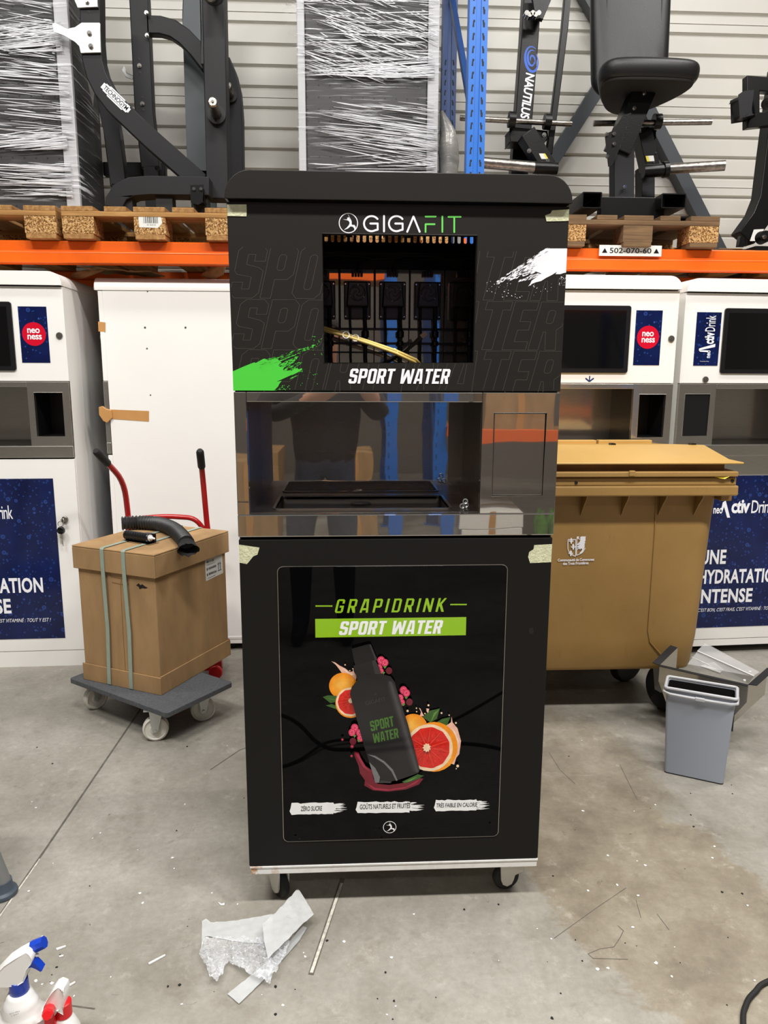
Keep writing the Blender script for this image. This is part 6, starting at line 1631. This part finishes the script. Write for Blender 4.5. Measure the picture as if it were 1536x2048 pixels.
def crumbs(n, m, label, seed, rmin, rmax, spots=()):
    rn = random.Random(seed); mb = MB()
    cs = [onz(x, y, 0) for x, y in spots]+[onz(rn.uniform(20, 1520), rn.uniform(1480, 2040), 0) for _ in range(n)]
    for c in cs:
        if -.42 < c.x < .42 and c.y > .0: continue
        r = rn.uniform(rmin, rmax); k = 6; pl = [(c.x+r*rn.uniform(.5, 1.6)*math.cos(i*1.05), c.y+r*rn.uniform(.5, 1.6)*math.sin(i*1.05)) for i in range(k)]
        mb.prism(pl, .0005, .0006+r*.5, plane='xy')
    return solo(mb, 'floor_crumbs', m, label, 'litter', (0, 0, 0), None, 'stuff', smooth=0)
crumbs(60, 'white_plastic', 'tiny white crumbs scattered over the concrete floor', 1, .0012, .004, [(106, 1727), (148, 1993), (85, 1969), (71, 1963), (185, 1677), (275, 1700), (1268, 1623), (1290, 1732), (566, 2012), (524, 1990), (610, 1915), (607, 1906)])
crumbs(50, 'rubber', 'tiny dark crumbs scattered over the concrete floor', 2, .001, .0035, [(1095, 1924), (1465, 1588), (1484, 1788), (1150, 1660), (180, 1850), (113, 1935), (104, 1950), (100, 1964), (428, 1984), (120, 1910), (375, 1853)])

# ------------------------------------------------------------------ what the polished metal mirrors: the aisle behind the photographer
def rear_frame(x, label):
    t = thing('rack_upright_frame', label, 'rack', (x, -4.7, 0), 0, 'blue uprights across the aisle')
    for y in (-4.25, -5.25):
        mb = MB().box(x-.055, x+.055, y-.07, y, .012, 4.2); nf = len(mb.f)
        for i in range(30): mb.box(x-.03, x-.022, y, y+.001, .4+i*.1, .44+i*.1)
        p = mb.build('upright_post', ['blue_rack' if y > -5 else 'blue_dark', 'slot_dark'], t, smooth=0)
        p.data.polygons.foreach_set('material_index', [0 if i < nf else 1 for i in range(len(mb.f))])
        MB().box(x-.08, x+.08, y-.09, y+.02, 0, .012).build('foot_plate', 'blue_rack', t, smooth=0)
    mb = MB()
    for z in (.4, 1.4, 2.4): mb.tube([(x, -4.3, z), (x, -5.2, z+.9)], .018, 8)
    mb.build('diagonal_brace', 'blue_dark', t)
    return t
rear_frame(.27, 'blue rack upright mirrored in the kiosk niche, left of the dark gap'); rear_frame(.72, 'blue rack upright mirrored at the right of the kiosk niche'); rear_frame(-2.5, 'blue rack upright across the aisle, mirrored far left'); rear_frame(3.5, 'blue rack upright across the aisle, mirrored far right')
def rear_beam(x0, x1, z, lab):
    t = thing('rack_beam', lab, 'beam', ((x0+x1)/2, -4.2, z), 0, 'orange beams across the aisle')
    MB().box(x0, x1, -4.23, -4.18, z, z+.11).build('beam_profile', 'orange', t, smooth=0, bevel=.004)
    MB().box(x0, x1, -5.2, -4.23, z+.06, z+.085).build('shelf_board', 'wood_x', t, smooth=0)
for x0, x1, nm in ((-2.44, .21, 'left bay'), (.78, 3.44, 'right bay')):
    for z, lv in ((.9, 'waist high'), (2.25, 'upper')):
        if nm == 'left bay' and z < 1: continue
        rear_beam(x0, x1, z, f'{lv} orange beam with board, {nm} of the rack mirrored in the kiosk')
rn = random.Random(31); k = 0
words = ['tall', 'wide', 'flat', 'small', 'square', 'large']
def carton(x0, x1, z0, z1, lab, m='cardboard', y=-4.3, d=.6):
    t = thing('cardboard_box', lab, 'box', ((x0+x1)/2, y-d/2, z0), 0, 'goods across the aisle')
    b = MB().box(x0, x1, y-d, y, z0, z1).build('carton_body', m, t, smooth=0, bevel=.004)
    MB().box(x0-.001, x1+.001, y-d*.5-.03, y-d*.5+.03, z1, z1+.001).box((x0+x1)/2-.03, (x0+x1)/2+.03, y, y+.001, z0+.01, z1).build('packing_tape', 'beige_tape', b, smooth=0)
zs = .9+.087
for x0, x1, z0, z1, lab in ((-.22, .12, .02, .42, 'floor carton mirrored beside the photographer'), (-.2, .1, .43, .74, 'upper carton mirrored beside the photographer'), (-1.2, -.7, .02, .4, 'floor carton mirrored left of the photographer'), (-1.15, -.75, .41, .76, 'upper carton mirrored left of the photographer'), (-2.2, -1.4, .02, .55, 'wide floor carton mirrored at the far left'), (-2.1, -1.5, .56, 1.0, 'carton on top of the wide one at the far left'), (1.0, 1.6, zs, zs+.35, 'carton on the right bay board'), (2.0, 2.7, zs, zs+.55, 'big carton on the right bay board'), (2.5, 3.2, .02, .6, 'floor carton in the right bay'), (-1.9, -1.3, 2.34, 2.8, 'carton on the upper left board'), (1.2, 1.9, 2.34, 2.75, 'carton on the upper right board')):
    carton(x0, x1, z0, z1, lab)
for i, (x0, x1, z0) in enumerate(((.84, 1.35, .02), (.82, 1.36, .17))):
    carton(x0, x1, z0, z0+.145, ('lower', 'upper')[i]+' stack of white boards mirrored in the kiosk sill', 'white_paint', -4.28, .7)
def bottles(x0, lab):
    t = thing('bottle_pack', lab, 'bottle pack', (x0+.2, -4.5, .0), 0, 'green bottle packs across the aisle')
    for i in range(4):
        for j in range(2):
            MB().lathe([(.045, 0), (.048, .01), (.048, .2), (.03, .25), (.015, .28), (.015, .3)], (x0+.05+i*.1, -4.35-j*.1, .005), 'z', 16).build('bottle', 'green_bottle', t)
    MB().box(x0, x0+.4, -4.5, -4.3, 0, .005).build('pack_tray', 'cardboard', t, smooth=0)
bottles(1.5, 'first pack of green bottles mirrored at the right of the kiosk sill'); bottles(1.95, 'second pack of green bottles mirrored at the right of the kiosk sill')
for i, (x, w) in enumerate(((-.9, .5), (-.2, .38))):
    t = thing('film_wrapped_parcel', ('larger', 'smaller')[i]+' white film wrapped parcel on the upper board across the aisle', 'parcel', (x, -4.6, 2.336), 0, 'goods across the aisle')
    MB().box(x-w/2, x+w/2, -4.9, -4.3, 2.336, 2.75).build('parcel_body', 'white_paint', t, smooth=0, bevel=.02); MB().box(x-w/2-.004, x+w/2+.004, -4.904, -4.296, 2.338, 2.754).build('wrap_film', 'wrap', t, smooth=0)

# ------------------------------------------------------------------ the photographer, standing behind the camera and seen only as a reflection
def person():
    J = {}
    px, py = -.26, -2.16
    J['pelvis'] = (px, py, .96)
    V = [('pelvis', (px, py, .95), .15), ('waist', (px, py, 1.08), .15), ('chest', (px, py+.0, 1.28), .165), ('upper', (px, py, 1.42), .13), ('neck', (px, py+.01, 1.50), .06), ('head0', (px+.005, py+.03, 1.58), .075), ('head1', (px+.01, py+.035, 1.68), .085), ('head2', (px+.01, py+.02, 1.75), .06),
         ('sl', (px-.2, py, 1.41), .09), ('el', (px-.33, py+.08, 1.19), .07), ('wl', (-.19, -1.945, 1.385), .04), ('hl', (-.165, -1.905, 1.415), .034),
         ('sr', (px+.2, py, 1.41), .09), ('er', (px+.34, py+.08, 1.2), .07), ('wr', (-.03, -1.935, 1.385), .04), ('hr', (-.062, -1.90, 1.415), .034),
         ('hpl', (px-.1, py, .90), .11), ('kl', (px-.12, py+.02, .5), .072), ('al', (px-.125, py-.0, .1), .05), ('fl', (px-.135, py+.07, .045), .044), ('tl', (px-.145, py+.16, .036), .036),
         ('hpr', (px+.1, py, .90), .11), ('kr', (px+.115, py+.02, .5), .072), ('ar', (px+.12, py-.0, .1), .05), ('fr', (px+.125, py+.07, .045), .044), ('tr', (px+.13, py+.16, .036), .036)]
    E_ = [('pelvis', 'waist'), ('waist', 'chest'), ('chest', 'upper'), ('upper', 'neck'), ('neck', 'head0'), ('head0', 'head1'), ('head1', 'head2'), ('upper', 'sl'), ('sl', 'el'), ('el', 'wl'), ('wl', 'hl'), ('upper', 'sr'), ('sr', 'er'), ('er', 'wr'), ('wr', 'hr'), ('pelvis', 'hpl'), ('hpl', 'kl'), ('kl', 'al'), ('al', 'fl'), ('fl', 'tl'), ('pelvis', 'hpr'), ('hpr', 'kr'), ('kr', 'ar'), ('ar', 'fr'), ('fr', 'tr')]
    # fingers close round the back of the phone, thumbs along its face
    for sd, hx, s in (('l', -.165, 1), ('r', -.062, -1)):
        for i in range(4):
            bx_ = hx+s*.012; z = 1.44-.017*i
            ln = (.030, .034, .032, .026)[i]
            V += [(f'{sd}{i}a', (hx+s*.008, -1.890, z), .0095), (f'{sd}{i}b', (hx+s*(.008+ln*.35), -1.868, z), .0085), (f'{sd}{i}c', (hx+s*(.008+ln), -1.866, z+.001), .0075)]
            E_ += [('h'+sd, f'{sd}{i}a'), (f'{sd}{i}a', f'{sd}{i}b'), (f'{sd}{i}b', f'{sd}{i}c')]
        V += [(sd+'ta', (hx+s*.004, -1.915, 1.395), .012), (sd+'tb', (hx+s*.026, -1.906, 1.405), .0095)]
        E_ += [('h'+sd, sd+'ta'), (sd+'ta', sd+'tb')]
    ix = {n: i for i, (n, _, _) in enumerate(V)}
    me = bpy.data.meshes.new('body'); me.from_pydata([p for _, p, _ in V], [(ix[a], ix[b]) for a, b in E_], [])
    o = bpy.data.objects.new('body_tmp', me); COL.objects.link(o)
    sk = o.modifiers.new('skin', 'SKIN'); sk.use_smooth_shade = True
    for i, (n, _, r) in enumerate(V):
        sv = me.skin_vertices[0].data[i]; f = 1.0
        sv.radius = (r*(1.5 if n in ('pelvis', 'waist', 'chest') else 1), r*(.8 if n in ('pelvis', 'waist', 'chest') else 1))
        sv.use_root = n == 'pelvis'
    ss = o.modifiers.new('sub', 'SUBSURF'); ss.levels = 3; ss.render_levels = 3
    bpy.context.view_layer.update()
    ev = o.evaluated_get(bpy.context.evaluated_depsgraph_get()); m2 = bpy.data.meshes.new_from_object(ev)
    bpy.data.objects.remove(o)
    t = thing('person', 'person in dark jacket and jeans holding up a phone, mirrored in the polished kiosk', 'person', (px, py, 0))
    m2.transform(wm(t).inverted())
    for k in ('skin', 'jacket', 'jeans', 'rubber'): m2.materials.append(M[k])
    for p in m2.polygons:
        c = p.center; z, y = c.z, c.y+py; x = c.x+px
        hand = y > -1.955 and z > 1.3
        p.material_index = 0 if (z > 1.49 or hand) else (1 if z > .93 else (2 if z > .1 else 3)); p.use_smooth = True
    b = bpy.data.objects.new('body', m2); COL.objects.link(b); b.parent = t
    # hair cap, brow, nose, ears, mouth
    hx, hy = px+.01, py+.025
    mb = MB(); rings = []
    for i in range(7):
        a = i/6*1.45; rings.append([Vector((hx+.092*math.cos(a)*math.cos(q*.314), hy-.012+.1*math.cos(a)*math.sin(q*.314), 1.715+.085*math.sin(a)-.02*math.sin(q*.314)*-1)) for q in range(20)])
    mb.rings(rings); mb.build('hair', 'hair', t)
    MB().tube([(hx, hy+.082, 1.69), (hx, hy+.105, 1.655), (hx, hy+.085, 1.648)], [.009, .013, .008], 10).build('nose', 'skin', t)
    for s in (-1, 1):
        MB().lathe([(.001, -.006), (.009, -.003), (.009, .002), (.001, .004)], (hx+s*.032, hy+.082, 1.688), 'y', 12).build('eye', 'bezel_black', t)
        MB().tube([(hx+s*.088, hy-.01, 1.70), (hx+s*.097, hy-.018, 1.68), (hx+s*.09, hy-.01, 1.645)], [.006, .01, .006], 8).build('ear', 'skin', t)
        MB().tube([(hx+s*.018, hy+.086, 1.708), (hx+s*.048, hy+.075, 1.708)], .0045, 8).build('eyebrow', 'hair', t)
    MB().tube([(hx-.024, hy+.08, 1.617), (hx, hy+.086, 1.615), (hx+.024, hy+.08, 1.617)], .005, 8).build('mouth', mat('lips', (168, 96, 84), .5), t)
    MB().tube([(hx, hy-.01, 1.475)]+[(hx, hy-.01, 1.5)], [.085, .075], 20).build('collar', 'jacket', t)
    return t
person()
ph = thing('phone', 'dark phone held up by the person, mirrored in the kiosk', 'phone', (-.113, -1.87, 1.40))
MB().prism(rrect(-.150, -.077, 1.33, 1.478, .012, 5), -1.876, -1.867).build('phone_body', 'bezel_black', ph, smooth=40, bevel=.002)
MB().prism(rrect(-.148, -.079, 1.332, 1.476, .011, 5), -1.8768, -1.8755).build('phone_screen', 'screen_black', ph, smooth=40)
for x, z in ((-.1264, 1.455), (-.1264, 1.435), (-.105, 1.445)): MB().cyl((x, -1.867, z), (x, -1.8645, z), .0075, 20).build('camera_lens', 'screen_black', ph)
